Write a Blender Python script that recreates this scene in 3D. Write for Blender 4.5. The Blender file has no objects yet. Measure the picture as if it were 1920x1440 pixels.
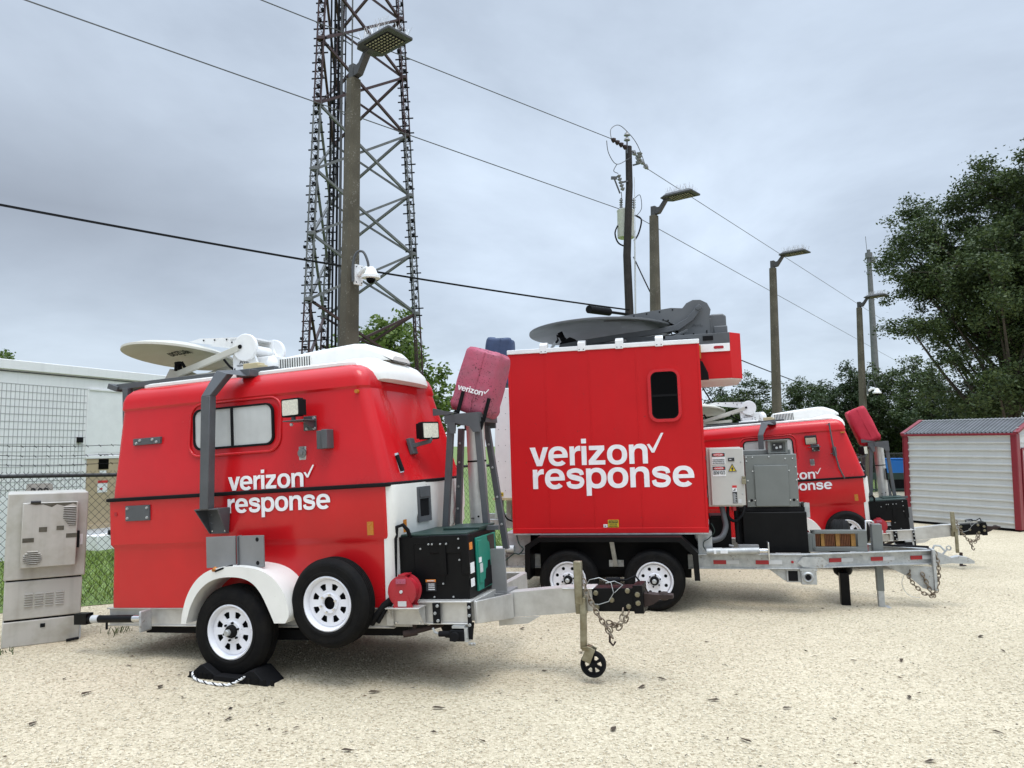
import bpy, bmesh, math, random
import numpy as np
from mathutils import Vector, Matrix, Euler
R = math.radians
S = bpy.context.scene
COL = S.collection
random.seed(11)
rng = np.random.default_rng(11)

# ---------------------------------------------------------------- camera
CAMZ, PITCH, FPX = 1.85, R(4.7), 1400.0
cd = bpy.data.cameras.new("camera"); cam = bpy.data.objects.new("camera", cd); COL.objects.link(cam)
cam.location = (0, 0, CAMZ); cam.rotation_euler = (R(90) + PITCH, 0, 0)
cd.sensor_width = 36.0; cd.lens = 36.0 * FPX / 1920.0; cd.clip_start = 0.05; cd.clip_end = 3000
S.camera = cam

# ---------------------------------------------------------------- world: overcast sky, soft sun
SUN_EL, SUN_AZ = R(74), R(160)
w = bpy.data.worlds.new("World"); S.world = w; w.use_nodes = True
nt = w.node_tree; N = nt.nodes; N.clear()
def wn(t, **k):
    n = N.new(t)
    for a, v in k.items(): setattr(n, a, v)
    return n
out = wn('ShaderNodeOutputWorld'); bg = wn('ShaderNodeBackground'); bg.inputs[1].default_value = 0.15
sky = wn('ShaderNodeTexSky', sky_type='NISHITA', sun_disc=False); sky.sun_elevation = SUN_EL; sky.sun_rotation = SUN_AZ
tc = wn('ShaderNodeTexCoord'); sep = wn('ShaderNodeSeparateXYZ'); nt.links.new(tc.outputs['Generated'], sep.inputs[0])
def mth(op, a, b=None, c=None, clamp=False):
    m = wn('ShaderNodeMath', operation=op); m.use_clamp = clamp
    for i, v in enumerate((a, b, c)):
        if v is None: continue
        if isinstance(v, (int, float)): m.inputs[i].default_value = v
        else: nt.links.new(v, m.inputs[i])
    return m.outputs[0]
zc = mth('MAXIMUM', sep.outputs[2], 0.0); den = mth('ADD', zc, 0.22)
cx = mth('DIVIDE', sep.outputs[0], den); cy = mth('DIVIDE', sep.outputs[1], den)
cmb = wn('ShaderNodeCombineXYZ'); nt.links.new(cx, cmb.inputs[0]); nt.links.new(cy, cmb.inputs[1])
n1 = wn('ShaderNodeTexNoise'); n1.inputs['Scale'].default_value = 0.95; n1.inputs['Detail'].default_value = 7; n1.inputs['Roughness'].default_value = 0.57; n1.inputs['Distortion'].default_value = 0.3
mp = wn('ShaderNodeMapping'); mp.inputs['Location'].default_value = (3.1, 1.7, 0.4); nt.links.new(cmb.outputs[0], mp.inputs[0]); nt.links.new(mp.outputs[0], n1.inputs['Vector'])
ramp = wn('ShaderNodeValToRGB'); e = ramp.color_ramp.elements
e[0].position = 0.33; e[0].color = (3.15, 3.65, 4.35, 1); e[1].position = 0.66; e[1].color = (5.0, 5.75, 6.7, 1)
nt.links.new(n1.outputs['Fac'], ramp.inputs[0])
# a heavier bank of cloud low on the left, thinner brighter cloud along the horizon
dl = mth('MULTIPLY', mth('SUBTRACT', -0.05, sep.outputs[0], None), 2.3, clamp=True)
band = mth('SUBTRACT', 1.0, mth('ABSOLUTE', mth('MULTIPLY', mth('SUBTRACT', sep.outputs[2], 0.27), 4.0)), clamp=True)
dark = mth('MULTIPLY', dl, band)
mx = wn('ShaderNodeMix', data_type='RGBA'); nt.links.new(mth('MULTIPLY', dark, 0.85), mx.inputs[0]); nt.links.new(ramp.outputs[0], mx.inputs[6]); mx.inputs[7].default_value = (1.9, 2.1, 2.45, 1)
hz = mth('MULTIPLY', mth('SUBTRACT', 0.2, zc), 3.2, clamp=True)
mx2 = wn('ShaderNodeMix', data_type='RGBA'); nt.links.new(mth('MULTIPLY', hz, 0.75), mx2.inputs[0]); nt.links.new(mx.outputs[2], mx2.inputs[6]); mx2.inputs[7].default_value = (4.9, 5.6, 6.2, 1)
zb = mth('ADD', 1.0, mth('MULTIPLY', mth('MULTIPLY', mth('SUBTRACT', zc, 0.56), 3.2, clamp=True), 3.5))      # overcast skies are brightest overhead
mul = wn('ShaderNodeVectorMath', operation='SCALE'); nt.links.new(mx2.outputs[2], mul.inputs[0]); nt.links.new(zb, mul.inputs['Scale'])
mx3 = wn('ShaderNodeMix', data_type='RGBA'); mx3.inputs[0].default_value = 0.9; nt.links.new(sky.outputs[0], mx3.inputs[6]); nt.links.new(mul.outputs[0], mx3.inputs[7])
nt.links.new(mx3.outputs[2], bg.inputs[0]); nt.links.new(bg.outputs[0], out.inputs[0])
sd = bpy.data.lights.new("sun", 'SUN'); sd.energy = 1.5; sd.angle = R(26); sd.color = (1, 0.95, 0.88)
sun = bpy.data.objects.new("sun", sd); COL.objects.link(sun); sun.rotation_euler = (R(90) - SUN_EL, 0, R(180) - SUN_AZ + R(0))
S.view_settings.view_transform = 'Standard'; S.view_settings.look = 'None'; S.view_settings.exposure = 0.14; S.view_settings.gamma = 1.0
S.cycles.max_bounces = 6; S.cycles.use_adaptive_sampling = True

# ---------------------------------------------------------------- helpers
def ray(px, py):
    u = (px - 960) / FPX; v = (720 - py) / FPX
    return Vector((u, math.cos(PITCH) - math.sin(PITCH) * v, math.sin(PITCH) + math.cos(PITCH) * v))
def at(px, py, Y):
    r = ray(px, py); return Vector((0, 0, CAMZ)) + r * (Y / r.y)
def gnd(px, py, z=0.0):
    r = ray(px, py); return Vector((0, 0, CAMZ)) + r * ((z - CAMZ) / r.z)

def mat(name, col, rough=0.5, metal=0.0, var=0.12, scale=6.0, col2=None, bump=0.0, bscale=60.0, streak=0.0, coat=0.0, spec=0.5, detail=4, ramp_=(0.35, 0.7), bdist=0.01):
    m = bpy.data.materials.new(name); m.use_nodes = True
    t = m.node_tree; b = t.nodes['Principled BSDF']; L = t.links.new
    b.inputs['Roughness'].default_value = rough; b.inputs['Metallic'].default_value = metal
    b.inputs['Specular IOR Level'].default_value = spec; b.inputs['Coat Weight'].default_value = coat; b.inputs['Coat Roughness'].default_value = 0.12
    c = Vector(col); c2 = Vector(col2) if col2 else c * (1 - var)
    tcn = t.nodes.new('ShaderNodeTexCoord')
    n = t.nodes.new('ShaderNodeTexNoise'); n.inputs['Scale'].default_value = scale; n.inputs['Detail'].default_value = detail; n.inputs['Roughness'].default_value = 0.6
    L(tcn.outputs['Object'], n.inputs['Vector'])
    cr = t.nodes.new('ShaderNodeValToRGB'); cr.color_ramp.elements[0].position = ramp_[0]; cr.color_ramp.elements[1].position = ramp_[1]
    cr.color_ramp.elements[0].color = (*c, 1); cr.color_ramp.elements[1].color = (*c2, 1)
    L(n.outputs['Fac'], cr.inputs[0]); last = cr.outputs[0]
    if streak:
        mpn = t.nodes.new('ShaderNodeMapping'); mpn.inputs['Scale'].default_value = (16, 16, 0.7); L(tcn.outputs['Object'], mpn.inputs[0])
        n2 = t.nodes.new('ShaderNodeTexNoise'); n2.inputs['Scale'].default_value = 1.0; n2.inputs['Detail'].default_value = 4; L(mpn.outputs[0], n2.inputs['Vector'])
        r2 = t.nodes.new('ShaderNodeMapRange'); r2.inputs[1].default_value = 0.5; r2.inputs[2].default_value = 0.8; r2.inputs[4].default_value = streak; L(n2.outputs['Fac'], r2.inputs[0])
        mxn = t.nodes.new('ShaderNodeMix'); mxn.data_type = 'RGBA'; L(r2.outputs[0], mxn.inputs[0]); L(last, mxn.inputs[6]); mxn.inputs[7].default_value = (*(c * 0.45 + Vector((0.05, 0.045, 0.04))), 1); last = mxn.outputs[2]
    L(last, b.inputs['Base Color'])
    rr = t.nodes.new('ShaderNodeMapRange'); rr.inputs[3].default_value = max(0.02, rough - 0.07); rr.inputs[4].default_value = min(1, rough + 0.1); L(n.outputs['Fac'], rr.inputs[0]); L(rr.outputs[0], b.inputs['Roughness'])
    if bump:
        n3 = t.nodes.new('ShaderNodeTexNoise'); n3.inputs['Scale'].default_value = bscale; n3.inputs['Detail'].default_value = 3; L(tcn.outputs['Object'], n3.inputs['Vector'])
        bp = t.nodes.new('ShaderNodeBump'); bp.inputs['Strength'].default_value = bump; bp.inputs['Distance'].default_value = bdist; L(n3.outputs['Fac'], bp.inputs['Height']); L(bp.outputs[0], b.inputs['Normal'])
    return m

M = {}
M['red'] = mat('red_paint', (0.52, 0.009, 0.013), 0.24, var=0.14, scale=1.6, streak=0.05, bump=0.04, bscale=5, bdist=0.03, spec=0.35, coat=0.12)
M['redflat'] = mat('red_panel', (0.52, 0.009, 0.012), 0.5, var=0.10, scale=1.2, streak=0.06, bump=0.05, bscale=260, spec=0.2)
M['white'] = mat('white_gelcoat', (0.74, 0.73, 0.69), 0.38, var=0.10, scale=3, streak=0.10)
M['whitem'] = mat('white_metal', (0.78, 0.78, 0.77), 0.4, var=0.08, scale=5)
M['lett'] = mat('white_vinyl', (0.80, 0.79, 0.80), 0.5, var=0.10, scale=12)
M['black'] = mat('black_paint', (0.004, 0.004, 0.0045), 0.42, var=0.3, scale=9, streak=0.04, spec=0.15)
M['blackm'] = mat('matt_black', (0.007, 0.007, 0.008), 0.75, var=0.2, spec=0.15)
M['rubber'] = mat('tyre_rubber', (0.0045, 0.0045, 0.005), 0.75, col2=(0.011, 0.010, 0.009), scale=7, bump=0.25, bscale=45, spec=0.12)
M['gray'] = mat('grey_paint', (0.075, 0.08, 0.086), 0.5, var=0.2, scale=7, bump=0.06, bscale=200)
M['grayl'] = mat('light_grey_paint', (0.19, 0.19, 0.19), 0.5, var=0.18, scale=5)
M['graydish'] = mat('dish_grey', (0.10, 0.105, 0.11), 0.5, var=0.12, scale=3)
M['ggen'] = mat('generator_grey', (0.155, 0.165, 0.155), 0.5, var=0.1, scale=5, bump=0.08, bscale=300)
M['alu'] = mat('mill_aluminium', (0.58, 0.57, 0.54), 0.45, metal=0.55, col2=(0.42, 0.40, 0.37), scale=5)
M['galv'] = mat('galvanised_steel', (0.47, 0.48, 0.47), 0.5, metal=0.45, col2=(0.33, 0.34, 0.34), scale=14)
M['zinc'] = mat('yellow_zinc', (0.30, 0.28, 0.20), 0.42, metal=0.6, col2=(0.17, 0.14, 0.08), scale=12)
M['rim'] = mat('white_rim_paint', (0.76, 0.76, 0.80), 0.3, var=0.07, scale=9)
M['chrome'] = mat('chrome', (0.7, 0.7, 0.7), 0.22, metal=0.95, var=0.15)
M['chain'] = mat('weathered_chain', (0.30, 0.26, 0.20), 0.5, metal=0.6, col2=(0.10, 0.06, 0.04), scale=25)
M['pane'] = mat('blinded_pane', (0.47, 0.48, 0.47), 0.18, var=0.14, scale=4, streak=0.25)
M['glassd'] = mat('dark_glass', (0.002, 0.002, 0.002), 0.15, var=0.2, spec=0.06)
M['amber'] = mat('amber_lens', (0.46, 0.16, 0.012), 0.25, var=0.2, scale=30)
M['redlens'] = mat('red_reflector', (0.33, 0.006, 0.012), 0.3, var=0.1)
M['silver'] = mat('silver_reflector', (0.52, 0.53, 0.53), 0.35, var=0.1)
M['lens'] = mat('lamp_lens', (0.72, 0.69, 0.58), 0.25, col2=(0.45, 0.43, 0.36), scale=80)
M['green'] = mat('green_panel', (0.006, 0.18, 0.125), 0.4, var=0.15, scale=5)
M['greend'] = mat('dark_green', (0.008, 0.032, 0.024), 0.45, var=0.2, scale=6)
M['redreel'] = mat('reel_red', (0.36, 0.012, 0.022), 0.38, var=0.15, scale=8)
M['bag'] = mat('faded_bag_cloth', (0.40, 0.07, 0.12), 0.8, col2=(0.30, 0.09, 0.125), scale=6, bump=0.3, bscale=14, bdist=0.03)
M['bagred'] = mat('red_bag_cloth', (0.42, 0.012, 0.035), 0.7, var=0.12, scale=5, bump=0.2, bscale=10, bdist=0.03)
M['bagblue'] = mat('blue_bag_cloth', (0.035, 0.06, 0.13), 0.7, var=0.25, scale=5, bump=0.25, bscale=12, bdist=0.03)
M['dishw'] = mat('dish_offwhite', (0.50, 0.49, 0.43), 0.5, col2=(0.46, 0.44, 0.37), scale=4)
M['tan'] = mat('tan_plastic', (0.52, 0.44, 0.26), 0.5)
M['dkink'] = mat('dark_ink', (0.02, 0.02, 0.022), 0.6)
M['yellow'] = mat('warning_yellow', (0.62, 0.46, 0.02), 0.5, var=0.08)
M['orange'] = mat('warning_orange', (0.62, 0.20, 0.03), 0.5, var=0.08)
M['paper'] = mat('label_white', (0.72, 0.72, 0.72), 0.5, var=0.06)
M['redink'] = mat('label_red', (0.52, 0.02, 0.02), 0.5, var=0.08)
M['cream'] = mat('cream_cabinet', (0.46, 0.45, 0.415), 0.5, var=0.05, scale=5)
M['rust'] = mat('rust_brown', (0.03, 0.015, 0.011), 0.8, var=0.4, scale=18)
M['concrete'] = mat('weathered_concrete', (0.095, 0.084, 0.057), 0.85, col2=(0.055, 0.048, 0.032), scale=2.5, bump=0.2, bscale=50, streak=0.2)
M['bronze'] = mat('fixture_bronze', (0.045, 0.045, 0.043), 0.5, var=0.2)
M['led'] = mat('led_optic', (0.30, 0.28, 0.19), 0.25, var=0.2)
M['twrred'] = mat('tower_red', (0.040, 0.015, 0.014), 0.6, var=0.3, scale=3)
M['twrgrey'] = mat('tower_grey', (0.13, 0.133, 0.13), 0.6, var=0.3, scale=3)
M['wood'] = mat('creosote_pole', (0.018, 0.013, 0.010), 0.8, var=0.4, scale=5, streak=0.2, bump=0.3, bscale=30)
M['insul'] = mat('grey_porcelain', (0.20, 0.20, 0.20), 0.3)
M['xfmr'] = mat('transformer_grey', (0.62, 0.61, 0.55), 0.4, var=0.12, scale=6, streak=0.15)
M['wire'] = mat('weathered_wire', (0.07, 0.07, 0.07), 0.5)
M['bwall'] = mat('painted_wall', (0.78, 0.78, 0.77), 0.75, var=0.07, scale=1.6, streak=0.16, bump=0.06, bscale=25)
M['btan'] = mat('tan_paint', (0.42, 0.33, 0.215), 0.6, var=0.08, scale=3)
M['shedw'] = mat('shed_sheet_white', (0.54, 0.55, 0.54), 0.45, metal=0.05, var=0.10, scale=2, streak=0.12)
M['shedroof'] = mat('shed_roof_sheet', (0.17, 0.175, 0.18), 0.40, metal=0.4, var=0.25, scale=4)
M['shedred'] = mat('shed_red_trim', (0.19, 0.008, 0.018), 0.4, var=0.12, scale=4)
M['blue'] = mat('blue_plastic', (0.018, 0.21, 0.68), 0.4, var=0.1, scale=4)
M['bark'] = mat('oak_bark', (0.075, 0.06, 0.045), 0.9, var=0.4, scale=6, bump=0.5, bscale=18)
M['fence'] = mat('black_vinyl_mesh', (0.012, 0.013, 0.013), 0.5, var=0.2)
M['spike'] = mat('spike_steel', (0.5, 0.5, 0.5), 0.4, metal=0.4)

def speckle(m, scale, thr, col):
    """small dark mould specks over a material's own colour"""
    t = m.node_tree; b = t.nodes['Principled BSDF']; src = b.inputs['Base Color'].links[0].from_socket
    tcn = t.nodes.new('ShaderNodeTexCoord'); v = t.nodes.new('ShaderNodeTexNoise'); v.inputs['Scale'].default_value = scale; v.inputs['Detail'].default_value = 2
    v2 = t.nodes.new('ShaderNodeTexNoise'); v2.inputs['Scale'].default_value = scale * .12; t.links.new(tcn.outputs['Object'], v.inputs['Vector']); t.links.new(tcn.outputs['Object'], v2.inputs['Vector'])
    ml = t.nodes.new('ShaderNodeMath'); ml.operation = 'MULTIPLY_ADD'; ml.inputs[1].default_value = .35; t.links.new(v2.outputs['Fac'], ml.inputs[0]); t.links.new(v.outputs['Fac'], ml.inputs[2])
    r = t.nodes.new('ShaderNodeMapRange'); r.inputs[1].default_value = thr; r.inputs[2].default_value = thr + .06; t.links.new(ml.outputs[0], r.inputs[0])
    mx_ = t.nodes.new('ShaderNodeMix'); mx_.data_type = 'RGBA'; t.links.new(r.outputs[0], mx_.inputs[0]); t.links.new(src, mx_.inputs[6]); mx_.inputs[7].default_value = (*col, 1); t.links.new(mx_.outputs[2], b.inputs['Base Color'])
speckle(M['bag'], 75, .80, (0.07, 0.02, 0.03)); speckle(M['redflat'], 30, .88, (0.30, 0.02, 0.02)); speckle(M['white'], 40, .93, (0.45, 0.42, 0.36)); speckle(M['rim'], 60, .86, (0.45, 0.43, 0.40)); speckle(M['galv'], 50, .84, (0.26, 0.24, 0.21)); speckle(M['concrete'], 40, .82, (0.17, 0.16, 0.13))

class MB:
    def __init__(s): s.bm = bmesh.new()
    def faces(s, vs, fs):
        v = [s.bm.verts.new(p) for p in vs]
        for f in fs:
            try: s.bm.faces.new([v[i] for i in f])
            except ValueError: pass
        return v
    def box(s, c, sz, rot=None, taper=1.0):
        hx, hy, hz = sz[0] / 2, sz[1] / 2, sz[2] / 2
        P = [Vector((x * hx * (taper if z > 0 else 1), y * hy * (taper if z > 0 else 1), z * hz)) for x in (-1, 1) for y in (-1, 1) for z in (-1, 1)]
        if rot is not None:
            m = rot if isinstance(rot, Matrix) else Euler([R(a) for a in rot]).to_matrix()
            P = [m @ p for p in P]
        s.faces([p + Vector(c) for p in P], [(0, 1, 3, 2), (4, 6, 7, 5), (0, 4, 5, 1), (2, 3, 7, 6), (0, 2, 6, 4), (1, 5, 7, 3)]); return s
    def bx(s, x0, x1, y0, y1, z0, z1):
        return s.box(((x0 + x1) / 2, (y0 + y1) / 2, (z0 + z1) / 2), (abs(x1 - x0), abs(y1 - y0), abs(z1 - z0)))
    def bar(s, p0, p1, a, b=None, up=(0, 0, 1)):
        p0, p1 = Vector(p0), Vector(p1); d = p1 - p0; L = d.length; d.normalize()
        u = Vector(up)
        if abs(d.dot(u)) > 0.98: u = Vector((0, 1, 0))
        x = d.cross(u).normalized(); z = x.cross(d)
        return s.box((p0 + p1) / 2, (a, L, b if b else a), rot=Matrix((x, d, z)).transposed())
    def cyl(s, p0, p1, r0, r1=None, n=14):
        p0, p1 = Vector(p0), Vector(p1); r1 = r0 if r1 is None else r1
        d = (p1 - p0).normalized(); u = Vector((0, 0, 1)) if abs(d.z) < 0.9 else Vector((1, 0, 0))
        x = d.cross(u).normalized(); y = d.cross(x)
        vs = []
        for p, r in ((p0, r0), (p1, r1)):
            for i in range(n):
                a = 2 * math.pi * (i + 0.5) / n; vs.append(p + (x * math.cos(a) + y * math.sin(a)) * r)
        s.faces(vs, [(i, (i + 1) % n, n + (i + 1) % n, n + i) for i in range(n)] + [tuple(range(n)), tuple(range(2 * n - 1, n - 1, -1))]); return s
    def tube(s, pts, r, n=8):
        pts = [Vector(p) for p in pts]; rings = []; u = None
        for i, p in enumerate(pts):
            d = (pts[min(i + 1, len(pts) - 1)] - pts[max(i - 1, 0)]).normalized()
            if u is None: u = Vector((0, 0, 1)) if abs(d.z) < 0.9 else Vector((1, 0, 0))
            x = d.cross(u).normalized(); u = x.cross(d).normalized()
            rings.append([p + (x * math.cos(2 * math.pi * k / n) + u * math.sin(2 * math.pi * k / n)) * r for k in range(n)])
        return s.loft(rings)
    def loft(s, rings, cap=True, closed=True):
        n = len(rings[0]); v = [[s.bm.verts.new(p) for p in r] for r in rings]
        for a in range(len(v) - 1):
            for i in range(n if closed else n - 1):
                j = (i + 1) % n
                try: s.bm.faces.new((v[a][i], v[a][j], v[a + 1][j], v[a + 1][i]))
                except ValueError: pass
        if cap:
            for rr_ in (v[0], v[-1]):
                try: s.bm.faces.new(rr_)
                except ValueError: pass
        return s
    def prism(s, poly, plane, d0, d1):
        f = {'xz': lambda a, b, d: (a, d, b), 'xy': lambda a, b, d: (a, b, d), 'yz': lambda a, b, d: (d, a, b)}[plane]
        return s.loft([[Vector(f(a, b, d)) for a, b in poly] for d in (d0, d1)])
    def lathe(s, prof, org, axis, n=32, cap=False):
        ax = Vector(axis).normalized(); u = Vector((0, 0, 1)) if abs(ax.z) < 0.9 else Vector((1, 0, 0))
        x = ax.cross(u).normalized(); y = ax.cross(x); o = Vector(org)
        return s.loft([[o + ax * h + (x * math.cos(2 * math.pi * k / n) + y * math.sin(2 * math.pi * k / n)) * r for k in range(n)] for r, h in prof], cap=cap)
    def sph(s, c, r, sc=(1, 1, 1), n=12):
        bmesh.ops.create_uvsphere(s.bm, u_segments=n, v_segments=max(4, n // 2), radius=r, matrix=Matrix.Translation(c) @ Matrix.Diagonal((*sc, 1))); return s
    def mesh(s, me, mtx):
        n0 = len(s.bm.verts); s.bm.from_mesh(me); s.bm.verts.ensure_lookup_table()
        for v in s.bm.verts[n0:]: v.co = mtx @ v.co
        return s
    def build(s, name, m, parent=None, bevel=0.0, smooth=35, seg=2, norm=True):
        if norm: bmesh.ops.recalc_face_normals(s.bm, faces=s.bm.faces)
        me = bpy.data.meshes.new(name); s.bm.to_mesh(me); s.bm.free()
        if smooth:
            me.polygons.foreach_set('use_smooth', [True] * len(me.polygons)); me.set_sharp_from_angle(angle=R(smooth))
        me.materials.append(M[m] if isinstance(m, str) else m)
        o = bpy.data.objects.new(name, me); COL.objects.link(o)
        if parent is not None: o.parent = parent
        if bevel:
            b = o.modifiers.new('bevel', 'BEVEL'); b.width = bevel; b.segments = seg; b.limit_method = 'ANGLE'; b.angle_limit = R(40)
        return o

def tag(o, label=None, cat=None, group=None, kind=None):
    if label: o['label'] = label
    if cat: o['category'] = cat
    if group: o['group'] = group
    if kind: o['kind'] = kind
    return o
def thing(name, label, cat, loc=(0, 0, 0), rot=(0, 0, 0), group=None):
    o = bpy.data.objects.new(name, None); COL.objects.link(o); o.empty_display_size = 0.2
    o.location = loc; o.rotation_euler = rot
    return tag(o, label, cat, group)

SIDE = Matrix(((1, 0, 0, 0), (0, 0, -1, 0), (0, 1, 0, 0), (0, 0, 0, 1)))     # drawing plane -> plane facing -y
def eval_mesh(cu):
    o = bpy.data.objects.new('tmp', cu); COL.objects.link(o)
    me = bpy.data.meshes.new_from_object(o.evaluated_get(bpy.context.evaluated_depsgraph_get()))
    bpy.data.objects.remove(o); bpy.data.curves.remove(cu); return me
def plate(outlines, t):
    cu = bpy.data.curves.new('c', 'CURVE'); cu.dimensions = '2D'; cu.fill_mode = 'BOTH'; cu.extrude = t / 2
    for pl in outlines:
        sp = cu.splines.new('POLY'); sp.points.add(len(pl) - 1); sp.use_cyclic_u = True
        for q, p in zip(sp.points, pl): q.co = (p[0], p[1], 0, 1)
    return eval_mesh(cu)
def rrect(x0, x1, z0, z1, r, n=5):
    P = []
    for cx_, cz_, a0 in ((x1 - r, z1 - r, 0), (x0 + r, z1 - r, 90), (x0 + r, z0 + r, 180), (x1 - r, z0 + r, 270)):
        for k in range(n + 1):
            a = R(a0 + 90 * k / n); P.append((cx_ + r * math.cos(a), cz_ + r * math.sin(a)))
    return P
def circ(cx_, cz_, r, n=16, sx=1.0):
    return [(cx_ + r * sx * math.cos(2 * math.pi * k / n), cz_ + r * math.sin(2 * math.pi * k / n)) for k in range(n)]
def side(mb, outlines, t, y):       # flat plate in the xz plane, its front face at y
    return mb.mesh(plate(outlines, t), Matrix.Translation((0, y + t / 2, 0)) @ SIDE)
def text_mesh(s, bold=0.0, t=0.006, spacing=1.0):
    cu = bpy.data.curves.new('t', 'FONT'); cu.body = s; cu.size = 1; cu.extrude = t / 2; cu.offset = bold; cu.resolution_u = 6; cu.space_character = spacing
    return eval_mesh(cu)
def text(mb, s, x0, x1, z0, h, y, bold=0.0, t=0.004, ref='x', mtx=None, spacing=1.0):
    """write s from x0 to x1 on a plane facing -y, baseline z0, reference glyph height h"""
    me = text_mesh(s, bold, t, spacing); rf = text_mesh(ref, bold, t)
    co = np.array([v.co for v in me.vertices]); rc = np.array([v.co for v in rf.vertices])
    sx = (x1 - x0) / (co[:, 0].max() - co[:, 0].min()); rh = rc[:, 1].max() - rc[:, 1].min(); sz = h / rh
    base = rc[:, 1].min()
    m = Matrix.Translation((x0, y, z0)) @ SIDE @ Matrix.Diagonal((sx, sz, 1, 1)) @ Matrix.Translation((-co[:, 0].min(), -base, 0))
    mb.mesh(me, (mtx @ m) if mtx else m); bpy.data.meshes.remove(me); bpy.data.meshes.remove(rf); return mb
def check(x, z, wd, h, y, t=0.006):
    P = [(0, .43), (.15, .46), (.34, .20), (.86, 1), (1, 1), (.42, 0), (.27, 0)]
    mb = MB(); side(mb, [[(x + a * wd, z + b * h) for a, b in P]], t, y); return mb
def big_mesh(name, verts, quads, m, parent=None):
    """many small quads (leaves, stones) as one mesh, from numpy arrays"""
    me = bpy.data.meshes.new(name); k = quads.shape[1]
    me.vertices.add(len(verts)); me.vertices.foreach_set('co', np.asarray(verts, np.float32).ravel())
    me.loops.add(quads.size); me.loops.foreach_set('vertex_index', quads.astype(np.int32).ravel())
    me.polygons.add(len(quads)); me.polygons.foreach_set('loop_start', np.arange(0, quads.size, k, dtype=np.int32))
    me.update(calc_edges=True); me.validate()
    me.materials.append(m); o = bpy.data.objects.new(name, me); COL.objects.link(o)
    if parent is not None: o.parent = parent
    return o

# heavy grotesque lower case letters, x-height 1
def _ell(cx_, cy_, rx, ry, a0, a1, n=22, e_=2.25):
    P = []
    for k in range(n + 1):
        a = R(a0 + (a1 - a0) * k / n); c, q = math.cos(a), math.sin(a)
        P.append((cx_ + rx * math.copysign(abs(c) ** (2 / e_), c), cy_ + ry * math.copysign(abs(q) ** (2 / e_), q)))
    return P
def _ribbon(pts, wd):
    p = [Vector((a, b, 0)) for a, b in pts]; sp = []
    for i in range(len(p) - 1):
        a, b, c, d = p[max(0, i - 1)], p[i], p[i + 1], p[min(len(p) - 1, i + 2)]
        for k in range(6): t = k / 6; sp.append(.5 * ((2 * b) + (c - a) * t + (2 * a - 5 * b + 4 * c - d) * t * t + (3 * b - a - 3 * c + d) * t ** 3))
    sp.append(p[-1]); l_, r_ = [], []
    for i, q in enumerate(sp):
        d = (sp[min(i + 1, len(sp) - 1)] - sp[max(i - 1, 0)]).normalized(); nrm = Vector((-d.y, d.x, 0)); f = i / (len(sp) - 1); w_ = wd * (1 + .16 * math.exp(-((f - .5) / .12) ** 2)) / 2
        l_.append((q + nrm * w_).xy); r_.append((q - nrm * w_).xy)
    return [tuple(a) for a in l_] + [tuple(a) for a in reversed(r_)]
def glyph(c):
    """list of (outlines, layer) and advance width"""
    if c == 'v': return [([[(0, .98), (.30, .98), (.52, .30), (.75, .98), (1.04, .98), (.67, 0), (.37, 0)]], 0)], 1.04
    if c == 'i': return [([[(0, 0), (.27, 0), (.27, .98), (0, .98)]], 0), ([[(0, 1.12), (.27, 1.12), (.27, 1.36), (0, 1.36)]], 0)], .27
    if c == 'z': return [([[(.04, .98), (.87, .98), (.87, .76), (.37, .22), (.90, .22), (.90, 0), (0, 0), (0, .22), (.50, .76), (.04, .76)]], 0)], .90
    if c == 'o': return [([_ell(.54, .49, .54, .515, 0, 360, 40)[:-1], _ell(.54, .49, .265, .305, 0, 360, 36)[:-1]], 0)], 1.08
    if c == 'n': return [([[(0, 0), (0, .98), (.25, .98), (.25, .86)] + [(.33, .94), (.44, .995), (.60, 1.01)] + _ell(.60, .66, .38, .35, 85, 0, 10) + [(.98, 0), (.71, 0)] + [(.71, .60)] + _ell(.50, .60, .21, .185, 10, 170, 10) + [(.27, .56), (.27, 0)]], 0)], .98
    if c == 'r': return [([[(0, 0), (0, .98), (.25, .98), (.25, .80), (.31, .90), (.40, .975), (.50, 1.0), (.60, 1.0), (.60, .735), (.50, .745), (.39, .72), (.31, .655), (.27, .55), (.27, 0)]], 0)], .60
    if c == 'p': return [([[(0, -.38), (.27, -.38), (.27, .10), (.25, .98), (0, .98)]], 1), ([_ell(.56, .49, .51, .515, 0, 360, 40)[:-1], _ell(.535, .49, .265, .30, 0, 360, 36)[:-1]], 0)], 1.07
    if c == 'e':
        o_ = _ell(.54, .49, .54, .515, -6, 317, 40); q = _ell(.54, .49, .27, .30, 317, 190, 20)
        return [([o_ + q + [(.275, .41), (1.075, .41)], _ell(.54, .57, .25, .225, 4, 176, 18)], 0)], 1.08
    if c == 's': return [([_ribbon([(.855, .66), (.80, .82), (.52, .90), (.22, .83), (.17, .70), (.28, .59), (.52, .525), (.80, .44), (.855, .29), (.74, .13), (.48, .085), (.20, .15), (.125, .335)], .225)], 0)], .98
def word(mb, s, x0, x1, z0, xh, y, t=0.004, gap=.105):
    x = 0.0; pl = []
    for i, c in enumerate(s):
        g_, a = glyph(c); pl.append((x, g_)); nx = s[i + 1] if i + 1 < len(s) else ''
        x += a + gap - (.05 if c in 'ovep' and nx in 'vezosp' else 0) - (.05 if c == 'r' and nx in 'oei' else 0) - (.06 if c == 'v' else 0)
    x -= gap; sx = (x1 - x0) / x
    for ox, g_ in pl:
        for outl, ly in g_: side(mb, [[(x0 + (ox + a) * sx, z0 + b * xh) for a, b in o_] for o_ in outl], t + ly * .0008, y - ly * .0008)
    return mb
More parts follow.
